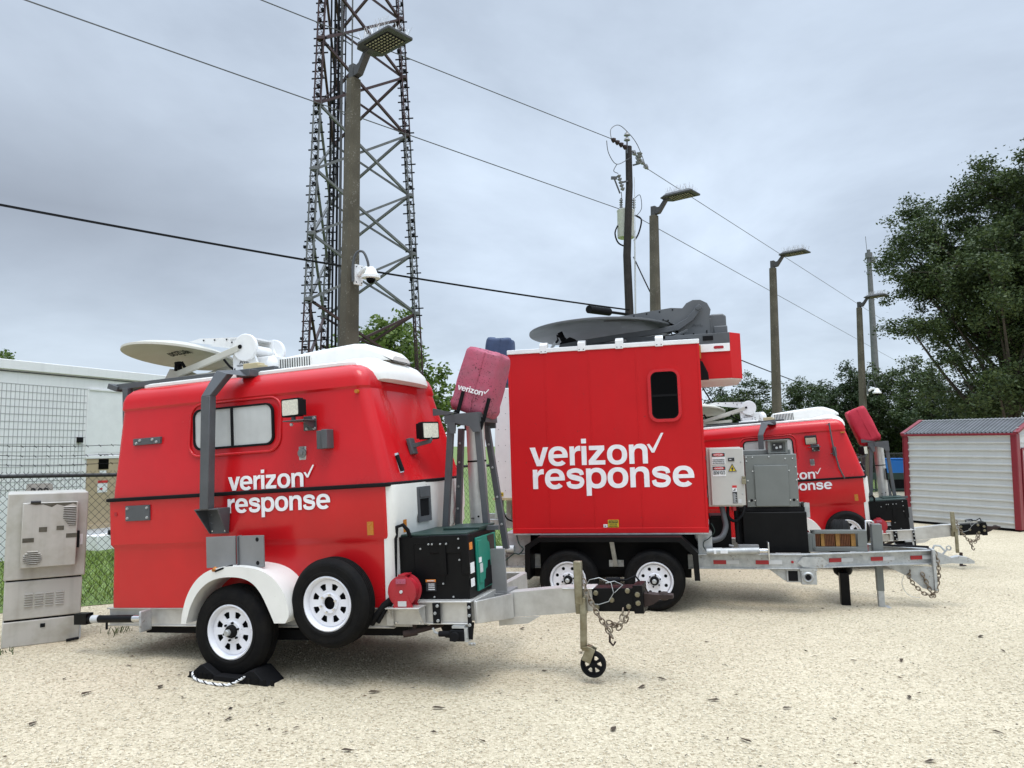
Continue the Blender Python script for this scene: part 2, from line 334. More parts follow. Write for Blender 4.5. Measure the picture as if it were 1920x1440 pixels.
# ================================================================ ground
def gravel_mat():
    m = bpy.data.materials.new('crushed_limestone'); m.use_nodes = True; t = m.node_tree; b = t.nodes['Principled BSDF']; L = t.links.new
    tcn = t.nodes.new('ShaderNodeTexCoord')
    v = t.nodes.new('ShaderNodeTexVoronoi'); v.inputs['Scale'].default_value = 62; v.inputs['Randomness'].default_value = 1; L(tcn.outputs['Object'], v.inputs['Vector'])
    v2 = t.nodes.new('ShaderNodeTexVoronoi'); v2.inputs['Scale'].default_value = 120; L(tcn.outputs['Object'], v2.inputs['Vector'])
    n = t.nodes.new('ShaderNodeTexNoise'); n.inputs['Scale'].default_value = 0.55; n.inputs['Detail'].default_value = 6; n.inputs['Roughness'].default_value = 0.65; L(tcn.outputs['Object'], n.inputs['Vector'])
    sx = t.nodes.new('ShaderNodeSeparateColor'); L(v.outputs['Color'], sx.inputs[0])
    cr = t.nodes.new('ShaderNodeValToRGB'); E_ = cr.color_ramp.elements
    E_[0].position = 0; E_[0].color = (0.33, 0.275, 0.185, 1); E_[1].position = 1; E_[1].color = (0.66, 0.585, 0.44, 1)
    q = E_.new(0.25); q.color = (0.50, 0.435, 0.315, 1); q = E_.new(0.7); q.color = (0.56, 0.49, 0.36, 1)
    L(sx.outputs[0], cr.inputs[0])
    cr2 = t.nodes.new('ShaderNodeValToRGB'); cr2.color_ramp.elements[0].position = 0.3; cr2.color_ramp.elements[0].color = (0.88, 0.865, 0.84, 1); cr2.color_ramp.elements[1].position = 0.7; cr2.color_ramp.elements[1].color = (1.05, 1.04, 1.03, 1); L(n.outputs['Fac'], cr2.inputs[0])
    mu = t.nodes.new('ShaderNodeMix'); mu.data_type = 'RGBA'; mu.blend_type = 'MULTIPLY'; mu.inputs[0].default_value = 1; L(cr.outputs[0], mu.inputs[6]); L(cr2.outputs[0], mu.inputs[7])
    L(mu.outputs[2], b.inputs['Base Color']); b.inputs['Roughness'].default_value = 0.95; b.inputs['Specular IOR Level'].default_value = 0.15
    ad = t.nodes.new('ShaderNodeMath'); ad.operation = 'MULTIPLY_ADD'; ad.inputs[1].default_value = 0.5; L(v2.outputs['Distance'], ad.inputs[0]); L(v.outputs['Distance'], ad.inputs[2])
    bp = t.nodes.new('ShaderNodeBump'); bp.invert = True; bp.inputs['Strength'].default_value = 0.75; bp.inputs['Distance'].default_value = 0.014; L(ad.outputs[0], bp.inputs['Height']); L(bp.outputs[0], b.inputs['Normal'])
    return m
M['gravel'] = gravel_mat()
def sheet(name, x0, x1, y0, y1, z, m, nx=1, ny=1, amp=0.0):
    xs = np.linspace(x0, x1, nx + 1); ys = np.linspace(y0, y1, ny + 1); X, Y_ = np.meshgrid(xs, ys)
    Z = np.full_like(X, z)
    if amp: Z += amp * (np.sin(X * 1.7 + 1.3 * np.sin(Y_ * 0.9)) * np.cos(Y_ * 1.3 + 0.7) - 1)
    V = np.stack([X, Y_, Z], -1).reshape(-1, 3); i = np.arange(nx)[None, :] + (nx + 1) * np.arange(ny)[:, None]
    Q = np.stack([i, i + 1, i + nx + 2, i + nx + 1], -1).reshape(-1, 4); return big_mesh(name, V, Q, m)
tag(sheet('gravel_ground', -400, 400, -20, 1200, 0, M['gravel']), 'pale crushed limestone gravel lot', kind='structure')
M['turf'] = mat('mown_grass', (0.085, 0.14, 0.026), 0.9, col2=(0.15, 0.20, 0.05), scale=9, bump=0.6, bscale=40)
FC = Vector((-3.5, 9.6, 0)); FD = Vector((0.66, 0.75, 0)).normalized(); FA = Vector((-8.5, 7.1, 0)); FN = Vector((-FD.y, FD.x, 0))
g = MB(); g.faces([FA + Vector((-6, -3.4, .006)), FC + Vector((0, -0.05, .006)), FC + FD * 60 + Vector((0, 0, .006)), Vector((390, 600, .006)), Vector((390, 1190, .006)), Vector((-390, 1190, .006)), Vector((-390, 4, .006))], [(0, 1, 2, 3, 4, 5, 6)])
tag(g.build('grass_ground', 'turf', smooth=0), 'green mown grass beyond the fence', kind='structure')
# grass blades where the fence lets one see them
def inside(p): return True
nb = 9000
u = rng.random((nb, 2)); A = np.array(FA); B_ = np.array(FC)
gp = A + (B_ - A) * u[:, :1] * 1.0 + np.array([-0.447, 0.894, 0]) * (0.08 + u[:, 1:] * 4.5)
gp = np.vstack([gp, np.array(FC) + np.array(FD) * (rng.random((3500, 1)) * 7) + np.array(FN) * (0.1 + rng.random((3500, 1)) * 3)])
nb = len(gp)
def blades(gp, h, wd):
    k = len(gp); a = rng.random(k) * 6.28; d = np.stack([np.cos(a), np.sin(a), 0 * a], 1); hh = h * (0.5 + rng.random(k))[:, None]
    ln = np.stack([np.cos(a * 3), np.sin(a * 3), 0 * a], 1) * hh * 0.5; up = np.array([0, 0, 1.0])
    V = np.stack([gp - d * wd, gp + d * wd, gp + d * wd * .7 + ln * .4 + up * hh * .6, gp + ln + up * hh], 1).reshape(-1, 3)
    return V, np.arange(k * 4).reshape(-1, 4)
def leaf_mat(name, c1, c2, rough=0.6, trans=0.25):
    m = bpy.data.materials.new(name); m.use_nodes = True; t = m.node_tree; b = t.nodes['Principled BSDF']; L = t.links.new
    gi = t.nodes.new('ShaderNodeNewGeometry'); cr = t.nodes.new('ShaderNodeValToRGB'); cr.color_ramp.elements[0].color = (*c1, 1); cr.color_ramp.elements[1].color = (*c2, 1)
    L(gi.outputs['Random Per Island'], cr.inputs[0]); L(cr.outputs[0], b.inputs['Base Color']); b.inputs['Roughness'].default_value = rough; b.inputs['Specular IOR Level'].default_value = 0.3
    tr = t.nodes.new('ShaderNodeBsdfTranslucent'); L(cr.outputs[0], tr.inputs[0]); mx_ = t.nodes.new('ShaderNodeMixShader'); mx_.inputs[0].default_value = trans
    L(b.outputs[0], mx_.inputs[1]); L(tr.outputs[0], mx_.inputs[2]); L(mx_.outputs[0], t.nodes['Material Output'].inputs[0]); return m
V_, Q_ = blades(gp + np.array([0, 0, .006]), 0.07, 0.006)
tag(big_mesh('grass', V_, Q_, leaf_mat('grass_blade', (0.085, 0.15, 0.022), (0.24, 0.31, 0.065))), 'short green grass behind the chain link fence', 'grass', kind='stuff')
# loose stones standing proud of the gravel in front
ns = 42000
px = rng.random(ns); yy = 3.6 + 7.5 * rng.random(ns) ** 1.7; xx = (px - 0.5) * 1.5 * yy
r_ = 0.0035 + 0.0065 * rng.random(ns) ** 2; oc = np.array([[1, 0, 0], [0, 1, 0], [-1, 0, 0], [0, -1, 0], [0.1, 0, .8], [0, 0.1, -.6]])
sc_ = 0.7 + 0.6 * rng.random((ns, 6, 3)); a = rng.random(ns) * 6.28; ca, sa = np.cos(a)[:, None], np.sin(a)[:, None]
o_ = oc[None] * sc_ * r_[:, None, None]; O = np.stack([o_[..., 0] * ca - o_[..., 1] * sa, o_[..., 0] * sa + o_[..., 1] * ca, o_[..., 2]], -1)
V_ = (O + np.stack([xx, yy, r_ * 0.25], 1)[:, None, :]).reshape(-1, 3)
T_ = np.array([[0, 1, 4], [1, 2, 4], [2, 3, 4], [3, 0, 4], [1, 0, 5], [2, 1, 5], [3, 2, 5], [0, 3, 5]])
Q_ = (T_[None] + 6 * np.arange(ns)[:, None, None]).reshape(-1, 3)
tag(big_mesh('gravel_stones', V_, Q_, leaf_mat('limestone_chip', (0.46, 0.40, 0.295), (0.66, 0.60, 0.475), 0.9, 0.0)), 'loose pale limestone chips on the lot', 'gravel', kind='stuff')
# fallen leaves: fine litter as stuff, the larger ones one by one
def leaf_shapes(P, s):
    k = len(P); a = rng.random(k) * 6.28; d = np.stack([np.cos(a), np.sin(a), 0 * a], 1); e_ = np.stack([-np.sin(a), np.cos(a), 0.5 * rng.standard_normal(k)], 1)
    s = s[:, None]; up = np.array([0, 0, 1.0]); V = np.stack([P - d * s, P - e_ * s * .32 + up * s * .2, P + d * s + up * s * .3 * rng.random((k, 1)), P + e_ * s * .32 + up * s * .2], 1).reshape(-1, 3)
    return V, np.arange(4 * k).reshape(-1, 4)
nl = 3800
yy = 3.9 + 12 * rng.random(nl) ** 1.9; xx = (rng.random(nl) - .5) * 1.45 * yy
dn = np.sin(xx * 1.9 + 1.7 * np.sin(yy * 1.1)) + np.sin(yy * 2.3 - 1.2 * np.sin(xx * 1.4)) + .35 * np.sin(xx * 7 + yy * 5); kp = rng.random(nl) < np.clip(.38 + .33 * dn - .02 * xx, .06, 1); xx, yy = xx[kp], yy[kp]; nl = len(xx)
V_, Q_ = leaf_shapes(np.stack([xx, yy, np.full(nl, .010)], 1), 0.005 + 0.020 * rng.random(nl) ** 3.2)
lm = leaf_mat('dead_leaf', (0.025, 0.018, 0.014), (0.11, 0.075, 0.045), 0.8, 0.0)
tag(big_mesh('leaf_litter', V_, Q_, lm), 'fine dark leaf litter over the gravel', 'leaf litter', kind='stuff')
LF = [(160, 1303), (430, 1350), (1325, 1205), (1745, 1430), (1340, 1315), (905, 1392), (1880, 1222), (1090, 1225), (1205, 1290), (1475, 1330), (700, 1300), (1565, 1350), (1870, 1375), (60, 1360), (1240, 1275), (650, 1410), (1400, 1392), (820, 1330), (1020, 1260), (530, 1320), (240, 1250), (120, 1275), (1690, 1240), (1780, 1130), (1600, 1240), (1840, 1195), (1705, 1310), (300, 1290), (980, 1180), (1150, 1370)]
lp = None
for i, (a_, b_) in enumerate(LF):
    p = gnd(a_, b_)
    if lp is None:
        mb = MB(); s_ = 0.024
        mb.faces([(-1.3 * s_, 0, .002), (-.5 * s_, -.5 * s_, .008), (.5 * s_, -.45 * s_, .012), (1.3 * s_, .05 * s_, .006), (.5 * s_, .5 * s_, .010), (-.5 * s_, .45 * s_, .006), (0, 0, .003), (-1.9 * s_, .1 * s_, .004)], [(0, 1, 6), (1, 2, 6), (2, 3, 6), (3, 4, 6), (4, 5, 6), (5, 0, 6), (7, 0, 1), (7, 5, 0)])
        lp = mb.build('fallen_leaf', lm, smooth=60); o = lp
    else:
        o = lp.copy(); COL.objects.link(o)
    o.location = (p.x, p.y, 0.006); o.rotation_euler = (0, 0, rng.random() * 6.28); f = 0.7 + 0.7 * rng.random(); o.scale = (f, f * (0.6 + .6 * rng.random()), f)
    tag(o, 'small dry dark brown leaf lying on the pale gravel', 'leaf', 'fallen leaves scattered on the gravel')
def smooth_path(p, n=8):
    p = [Vector(a) for a in p]; out = []
    for i in range(len(p) - 1):
        a, b, c, d = p[max(0, i - 1)], p[i], p[i + 1], p[min(len(p) - 1, i + 2)]
        for k in range(n): t = k / n; out.append(.5 * ((2 * b) + (c - a) * t + (2 * a - 5 * b + 4 * c - d) * t * t + (3 * b - a - 3 * c + d) * t ** 3))
    return out + [p[-1]]
# ================================================================ towed equipment, shared builders
def wheel(parent, name, c, rad, wid, rim_r, style='spoke', hub=True, depth=0.03):
    """axle along y, outer face towards -y; c = centre of the outer face"""
    cx_, cy_, cz_ = c; A_ = (0, 1, 0)
    t = MB(); w_ = wid; sw = rad - rim_r
    prof = [(rim_r - .012, .03), (rim_r + .004, .012), (rim_r + .12 * sw, .004), (rim_r + .14 * sw, .0), (rim_r + .25 * sw, .0), (rim_r + .27 * sw, .004), (rim_r + .62 * sw, .004), (rim_r + .64 * sw, .0065), (rim_r + .70 * sw, .0065), (rim_r + .86 * sw, .022), (rad - .012, .040), (rad, .058)]
    for k in range(4):                      # circumferential grooves in the tread
        a0 = .058 + (w_ - .116) * (k + .5) / 4
        prof += [(rad, a0 - .009), (rad - .008, a0 - .007), (rad - .008, a0 + .004), (rad, a0 + .006)]
    prof += [(rad, w_ - .058), (rad - .012, w_ - .04), (rim_r + .8 * sw, w_ - .02), (rim_r + .3 * sw, w_), (rim_r - .012, w_ - .02)]
    t.lathe(prof, c, A_, 64)
    tag(t.build('tyre', 'rubber', parent, smooth=40))
    r = MB(); rr = rim_r
    r.lathe([(rr - .004, .060), (rr + .006, .012), (rr - .004, .006), (rr - .014, .014), (rr - .022, .05), (rr - .05, .062)], c, A_, 48)
    if style == 'spoke':
        holes = []
        for k in range(8):
            a = 2 * math.pi * (k + .5) / 8; r0, r1 = rr * .50, rr * .72; da0, da1 = .14, .20
            holes.append([(r0 * math.cos(a - da0), r0 * math.sin(a - da0)), (r1 * math.cos(a - da1), r1 * math.sin(a - da1)), (r1 * 1.03 * math.cos(a), r1 * 1.03 * math.sin(a)), (r1 * math.cos(a + da1), r1 * math.sin(a + da1)), (r0 * math.cos(a + da0), r0 * math.sin(a + da0))])
    else:
        holes = [circ(rr * .66 * math.cos(a), rr * .66 * math.sin(a), rr * .095, 10) for a in [2 * math.pi * (k + .5) / 8 for k in range(8)]]
    holes.append(circ(0, 0, rr * .24, 18))
    r.mesh(plate([circ(0, 0, rr - .030, 48)] + holes, .006), Matrix.Translation((cx_, cy_ + depth + .02, cz_)) @ SIDE)
    r.lathe([(rr * .40, depth + .018), (rr * .36, depth + .004), (rr * .26, depth + .004), (rr * .245, depth + .02)], c, A_, 32)
    wr = r.build('rim', 'rim', parent, smooth=40)
    d = MB(); d.cyl((cx_, cy_ + depth + .05, cz_), (cx_, cy_ + depth + .06, cz_), rr - .02, n=32); d.build('brake_drum', 'blackm', parent)
    h = MB()
    if hub: h.lathe([(rr * .235, depth + .05), (rr * .235, depth - .012), (rr * .19, depth - .02), (rr * .18, depth - .035), (0.001, depth - .036)], c, A_, 24)
    for k in range(6):
        a = 2 * math.pi * k / 6 + .3; p = Vector((cx_ + rr * .325 * math.cos(a), cy_ + depth - .012, cz_ + rr * .325 * math.sin(a))); h.cyl(p, p + Vector((0, .02, 0)), .0095, n=6)
    h.build('hub', 'blackm' if hub else 'chrome', parent)
    if hub:
        k_ = MB(); k_.lathe([(rr * .12, depth - .03), (rr * .12, depth - .06), (rr * .09, depth - .066), (.001, depth - .066)], c, A_, 20); k_.build('hub_cap', 'galv', parent)
    return wr

def chain(parent, pts, link=.029, th=.0062, name='safety_chain', m='chain'):
    pts = [Vector(p) for p in pts]; seg = [(b - a).length for a, b in zip(pts, pts[1:])]; tot = sum(seg); n = max(3, int(tot / (link * 1.35)))
    mb = MB()
    for i in range(n):
        s_ = tot * (i + .5) / n; k = 0
        while k < len(seg) - 1 and s_ > seg[k]: s_ -= seg[k]; k += 1
        p = pts[k].lerp(pts[k + 1], min(1, s_ / seg[k])); d = (pts[k + 1] - pts[k]).normalized()
        u_ = Vector((0, 1, 0)) if i % 2 else d.cross(Vector((0, 1, 0))); u_ = (u_ - d * u_.dot(d)).normalized()
        ring = [p + d * (math.cos(t) * link) + u_ * (math.sin(t) * link * .62) for t in [2 * math.pi * q / 10 for q in range(11)]]
        mb.tube(ring, th, 5)
    return mb.build(name, m, parent, smooth=60)

def bolts(parent, pts, r=.012, h=.008, m='chrome', name='bolt', ax=(0, -1, 0)):
    mb = MB(); mb.cyl((0, 0, 0), Vector(ax) * h, r, r * .8, 8); o = mb.build(name, m, parent); first_ = o
    for i, p in enumerate(pts):
        if i: o = first_.copy(); COL.objects.link(o); o.parent = parent
        o.location = p
    return first_

def wordmark(parent, x0, x1, z0, xh, y, words=('verizon',), name='lettering', bold=.022, m='lett', mtx=None):
    mb = MB(); text(mb, words[0], x0, x1, z0, xh, y, bold, ref='z', mtx=mtx); return mb.build(name, m, parent, smooth=0)

def ring_section(z, xr, xf, yn, yf, rr, rf, bulge=0.0, recess=0.0):
    P = []
    def arc(cx_, cy_, r, a0, a1, n=6):
        for k in range(n + 1):
            a = R(a0 + (a1 - a0) * k / n); P.append(Vector((cx_ + r * math.cos(a), cy_ + r * math.sin(a), z)))
    arc(xr + rr, yn + rr, rr, 180, 270); arc(xf - rf, yn + rf, rf, 270, 360)
    m_ = (yn + yf) / 2; hw = (yf - yn) / 2 - rf
    for k in range(1, 14):
        u_ = -1 + 2 * k / 14; q = max(0, min(1, (0.74 - abs(u_)) / .08)); q = q * q * (3 - 2 * q)
        P.append(Vector((xf + bulge * (1 - u_ * u_) - recess * q, m_ + u_ * hw, z)))
    arc(xf - rf, yf - rf, rf, 0, 90); arc(xr + rr, yf - rr, rr, 90, 180)
    return P

def satellite_dish(parent, c, rad, tilt, m_d, m_arm, gray=False, word=None):
    """stowed face-down reflector with its positioner"""
    d = MB(); n = 64; rings = []
    rm = Euler((R(tilt[0]), R(tilt[1]), 0)).to_matrix(); c = Vector(c)
    prof = [(0.02, .12), (.3 * rad, .11), (.55 * rad, .085), (.8 * rad, .045), (.985 * rad, 0), (rad, .0), (rad, .022), (.97 * rad, .03), (.8 * rad, .068), (.5 * rad, .112), (.02, .142)]
    for r_, h in prof: rings.append([c + rm @ Vector((r_ * math.cos(2 * math.pi * k / n), r_ * math.sin(2 * math.pi * k / n), h)) for k in range(n)])
    d.loft(rings, cap=True); dish = d.build('dish', m_d, parent, smooth=30)
    return dish, rm

def sat_trailer(variant, root):
    first = variant == 'near'
    P = root; yc = 1.0
    # --- shell
    lo = MB(); lo.loft([ring_section(z, xr, 1.29, yn, 2 * yc - yn, .05, .02) for z, xr, yn in ((.465, -1.512, .262), (.60, -1.51, .262), (.95, -1.497, .262), (.985, -1.492, .258), (1.02, -1.512, .238), (1.41, -1.52, .240))])
    lower = lo.build('lower_body', 'red', P, smooth=30)
    f = MB()
    def nose(z, dx=0.0, ins=0.0):
        return [Vector((x + dx, y, z)) for x, y in ((1.275, .252 + ins), (1.30, .252 + ins), (1.325, .258 + ins), (1.342, .275 + ins), (1.352, .31), (1.372, .50), (1.39, .70), (1.395, .85), (1.395, 1.15), (1.39, 1.3), (1.372, 1.5), (1.352, 1.69), (1.342, 1.725 - ins), (1.325, 1.742 - ins), (1.30, 1.748 - ins), (1.275, 1.748 - ins))]
    f.loft([nose(.47, -.03), nose(.99, -.02), nose(1.02, -.0), nose(1.12, -.0), nose(1.16, 0.012), nose(1.412, .012)]); fp = f.build('front_panel', 'white', P, smooth=35)
    lip = MB(); lip.loft([ring_section(z, -1.535 - e_, 1.33 + e_, .222 - e_, 2 * yc - .222 + e_, .06, .06, bulge=.075) for z, e_ in ((1.402, 0), (1.408, .008), (1.428, .008), (1.434, 0))]); lip.build('seam_rail', 'blackm', P, smooth=30)
    up = MB(); secs = []
    for z, xr, xf, yn, bl, rc in ((1.43, -1.487, 1.325, .246, .075, .0), (1.50, -1.484, 1.312, .249, .07, .03), (1.8, -1.458, 1.238, .275, .05, .05), (2.1, -1.434, 1.155, .30, .035, .055), (2.215, -1.425, 1.122, .309, .03, .055), (2.235, -1.434, 1.127, .296, .03, .055),
                              (2.30, -1.428, 1.116, .300, .03, .05), (2.36, -1.41, 1.09, .318, .03, .03), (2.40, -1.37, 1.05, .35, .03, .02), (2.425, -1.32, 1.0, .395, .03, .0), (2.437, -1.22, .92, .46, .08, .0)):
        secs.append(ring_section(z, xr, xf, yn, 2 * yc - yn, .07, .095, bl, rc))
    up.loft(secs); upper = up.build('upper_shell', 'red', P, smooth=28)
    # --- roof: white cap and its nose fairing
    rc_ = MB(); rc_.loft([ring_section(2.428, -1.27, .97, .40, 1.6, .06, .12, .09), ring_section(2.452, -1.27, .97, .40, 1.6, .06, .12, .09), ring_section(2.466, -1.24, .94, .43, 1.57, .06, .12, .09)]); rc_.build('roof_cap', 'white', P)
    nf = MB(); rings = []
    for x, hw, zb, zt in ((.45, .40, 2.44, 2.45), (.62, .47, 2.43, 2.485), (.80, .53, 2.42, 2.52), (.94, .55, 2.39, 2.515), (1.03, .545, 2.35, 2.475), (1.085, .53, 2.32, 2.42), (1.11, .51, 2.30, 2.36), (1.118, .49, 2.285, 2.31)):
        rings.append([Vector((x + .05 * (1 - (k / 10 * 2 - 1) ** 2), yc + hw * math.copysign(abs(math.cos(math.pi * (1 - k / 10))) ** .6, math.cos(math.pi * (1 - k / 10))), zb + (zt - zb) * math.sin(math.pi * k / 10) ** .55)) for k in range(11)])
    nf.loft(rings); nf.build('roof_fairing', 'white', P, smooth=50)
    # --- air conditioner
    ac = MB(); rings = []
    for x, y0, y1, zt, zb in ((-.02, .74, 1.30, 2.595, 2.468), (0.0, .72, 1.32, 2.618, 2.462), (.36, .72, 1.32, 2.648, 2.462), (.76, .73, 1.31, 2.672, 2.475), (.86, .75, 1.29, 2.664, 2.49), (1.02, .79, 1.25, 2.60, 2.50), (1.10, .84, 1.20, 2.54, 2.50)):
        c_ = .055; rings.append([Vector(p) for p in ((x, y0, zb), (x, y0, zt - c_), (x, y0 + .016, zt - .018), (x, y0 + c_, zt), (x, y1 - c_, zt), (x, y1 - .016, zt - .018), (x, y1, zt - c_), (x, y1, zb))])
    ac.loft(rings); acb = ac.build('air_conditioner', 'white', P, smooth=40)
    gb = MB(); gb.bx(.01, .345, .7185, .73, 2.476, 2.60); gb.build('grille_backing', 'blackm', acb)
    lv = MB()
    for k in range(14): lv.bx(.008 + k * .0255, .020 + k * .0255, .712, .726, 2.474, 2.604)
    lv.build('grille_bars', 'white', acb)
    # --- side window
    wf = MB(); side(wf, [rrect(-.572, .258, 1.804, 2.162, .075, 6), rrect(-.552, .240, 1.822, 2.146, .06, 6)], .02, .258); wf.bx(-.172, -.150, .256, .28, 1.82, 2.145); win = wf.build('side_window', 'blackm', P)
    pn = MB(); side(pn, [rrect(-.56, .246, 1.816, 2.15, .06, 6)], .008, .268); pn.build('pane', 'pane', win)
    sr = MB(); ring = rrect(-.625, .312, 1.752, 2.212, .115, 8); sr.tube([(a, .262 + (b - 1.75) * .10, b) for a, b in ring + ring[:1]], .013, 8); sr.build('window_surround', 'red', P, smooth=60)
    # --- lettering and check mark
    lt = MB(); word(lt, 'verizon', -.195, .548, 1.440, .118, .236); word(lt, 'response', -.20, .79, 1.253, .120, .229); side(lt, [[(.553 + a * .10, 1.512 + b * .100) for a, b in [(0, .43), (.15, .46), (.34, .20), (.86, 1), (1, 1), (.42, 0), (.27, 0)]]], .004, .236)
    lt.build('lettering', 'lett', P, smooth=0)
    # --- plates, outlet, bracket, lamps on the side
    for (x0, x1, z0, z1, bp) in ((-1.24, -.935, 1.895, 1.955, [(-1.2, 1.912), (-1.16, 1.935), (-1.02, 1.935), (-.975, 1.912)]), (-1.30, -1.03, 1.225, 1.36, [(-1.275, 1.335), (-1.055, 1.335), (-1.275, 1.25), (-1.055, 1.25)])):
        y_ = .225 if z0 < 1.4 else .262
        pb = MB(); pb.bx(x0, x1, y_, y_ + .04, z0, z1); q = pb.build('cover_plate', 'gray', P, bevel=.003); bolts(q, [(a, y_, b) for a, b in bp], .013, .01, 'galv')
    tl = MB(); tl.cyl((-1.42, .235, 1.29), (-1.42, .25, 1.29), .018); tl.build('marker_lamp', 'redlens', P)
    al = MB(); al.cyl((1.045, .28, 2.185), (1.045, .32, 2.185), .016 if first else .014)
    if not first: al.cyl((1.085, .28, 2.185), (1.085, .32, 2.185), .014); al.bx(1.03, 1.10, .282, .31, 2.172, 2.198)
    al.build('marker_lamp', 'amber', P)
    for (x0, x1, y_) in ((1.12, 1.175, .233),): mb = MB(); mb.bx(x0, x1, y_, .25, 1.03, 1.135); mb.build('side_reflector', 'amber', P)
    mb = MB(); mb.box((1.362, .41, 1.08), (.05, .006, .105), rot=(0, 0, 84)); mb.build('side_reflector', 'amber', P)
    ob = MB(); ob.bx(.495, .565, .262, .29, 1.655, 1.77); oc_ = ob.build('outlet_cover', 'galv', P, bevel=.006); o2 = MB(); o2.cyl((.53, .25, 1.715), (.53, .265, 1.715), .040); o2.bx(.515, .545, .24, .262, 1.70, 1.73); o2.bx(.51, .55, .25, .262, 1.755, 1.77); o2.build('lid', 'grayl', oc_, bevel=.003)
    hb = MB()
    if first:
        hb.bx(.715, .762, .19, .275, 1.735, 1.885); hb.bx(.772, .825, .17, .275, 1.735, 1.89); hb.cyl((.768, .215, 1.735), (.768, .215, 1.885), .016); hb.build('hinge_bracket', 'gray', P, bevel=.005)
    else:
        hb.tube([(.86, .19, 2.36), (.875, .17, 2.0), (.93, .17, 1.6), (1.0, .2, 1.41)], .014, 8); hb.bx(.868, .925, .19, .29, 1.80, 1.95); hb.cyl((.82, .17, 2.33), (.86, .19, 2.33), .008); hb.cyl((.83, .17, 1.84), (.86, .19, 1.84), .008); hb.build('rod_holder', 'gray', P, bevel=.003)
    def lamp(c, rz, rx=0.0):
        T_ = Matrix.Translation(c) @ Matrix.Rotation(R(rz), 4, 'Z') @ Matrix.Rotation(R(rx), 4, 'X')
        h = MB(); h.mesh(plate([rrect(-.095, .095, -.075, .075, .012)], .05), T_ @ Matrix.Translation((0, 0.02, 0)) @ SIDE)
        for k in range(6): h.box((-.08 + .032 * k, .065, 0), (.008, .05, .13)); 
        for v in h.bm.verts[-48:]: v.co = T_ @ v.co
        hd = h.build('work_light', 'blackm', P, bevel=.004); l_ = MB(); l_.mesh(plate([rrect(-.082, .082, -.062, .062, .01)], .006), T_ @ Matrix.Translation((0, -.008, 0)) @ SIDE); l_.build('lens', 'lens', hd)
        return hd
    hd = lamp((.535, .115, 2.085), -8, 0 if first else 32)
    b = MB(); b.box((.58, .17, 1.975), (.20, .19, .008)); b.bx(.55, .67, .262, .275, 1.895, 2.015); b.prism([(.08, 1.97), (.27, 1.97), (.27, 1.90)], 'yz', .65, .66); b.cyl((.54, .14, 1.975), (.54, .14, 2.025), .018); b.build('lamp_bracket', 'gray', hd, bevel=.002); bolts(hd, [(.55, .10, 1.945), (.585, .262, 1.91), (.655, .262, 1.91), (.655, .262, 1.995)], .014, .014, 'galv')
    b2_ = MB(); b2_.bar((1.28, .77, 1.72), (1.45, .80, 1.755), .03, .035); b2_.box((1.285, .77, 1.72), (.03, .10, .14), rot=(0, -14, 0)); hd2 = lamp((1.45, .80, 1.845), 66, 0); b2_.cyl((1.45, .80, 1.75), (1.45, .80, 1.79), .014); b2_.build('lamp_bracket', 'gray', hd2, bevel=.003)
    vt = MB(); vt.tube([(1.284, .46, 1.66), (1.330, .46, 1.50)], .026, 10); v_ = vt.build('vent_trim', 'chrome', P, smooth=60); vt = MB(); vt.tube([(1.302, .447, 1.645), (1.346, .447, 1.515)], .019, 10); vt.build('vent_slot', 'blackm', v_, smooth=60)
    # inlet box in the white nose
    ib = MB(); rz_ = 84.5
    fr = Matrix.Translation((1.392, .70, 1.23)) @ Matrix.Rotation(R(rz_), 4, 'Z')
    fm = MB(); fm.mesh(plate([rrect(-.105, .105, -.145, .145, .006), rrect(-.075, .075, -.10, .045, .004)], .012), fr @ Matrix.Translation((0, -.014, 0)) @ SIDE); fm.mesh(plate([rrect(-.078, .078, .06, .135, .004)], .02), fr @ Matrix.Translation((0, -.018, 0)) @ SIDE); fb = fm.build('inlet_box', 'gray', fp)
    fm = MB(); fm.mesh(plate([rrect(-.08, .08, -.105, .05, .004)], .004), fr @ Matrix.Translation((0, -.009, 0)) @ SIDE); fm.build('opening', 'blackm', fb)
    # --- rear gutter beam and roof rack
    rk = MB(); rk.bx(-1.60, .16, .43, .50, 2.445, 2.50); rk.bx(-1.60, .16, 1.5, 1.57, 2.445, 2.50); rk.bx(-1.6, -1.53, .5, 1.5, 2.445, 2.50); rk.bx(.02, .16, .5, 1.5, 2.445, 2.49); rk.bx(-.62, -.5, .5, 1.5, 2.445, 2.49); rk.box((-1.63, .46, 2.47), (.12, .10, .05), rot=(0, 20, 0)); rk.bx(-1.50, -1.44, .40, .47, 1.9, 2.45)
    rk.build('roof_rack', 'gray', P, bevel=.004)
    # --- stowed stabiliser arm
    ar = MB(); a_, q = .088, 'xz'
    ar.loft([[Vector((x - dx, y - .04, z)), Vector((x + dx, y - .04, z)), Vector((x + dx, y + .04, z)), Vector((x - dx, y + .04, z))] for x, y, z, dx in ((-.305, .10, 1.30, .044), (-.262, .10, 2.245, .046))]); arm = ar.build('stabiliser_arm', 'gray', P, bevel=.006)
    a2 = MB(); a2.loft([[Vector((-.308, .06, 2.245)), Vector((-.216, .06, 2.245)), Vector((-.216, .14, 2.245)), Vector((-.308, .14, 2.245))], [Vector((-.225, .16, 2.47)), Vector((-.115, .16, 2.43)), Vector((-.115, .24, 2.43)), Vector((-.225, .24, 2.47))], [Vector((-.09, .24, 2.47)), Vector((-.02, .24, 2.41)), Vector((-.0, .32, 2.41)), Vector((-.07, .32, 2.47))]]); a2.bx(-.12, .02, .28, .44, 2.41, 2.475); a2.build('elbow', 'gray', arm, bevel=.005)
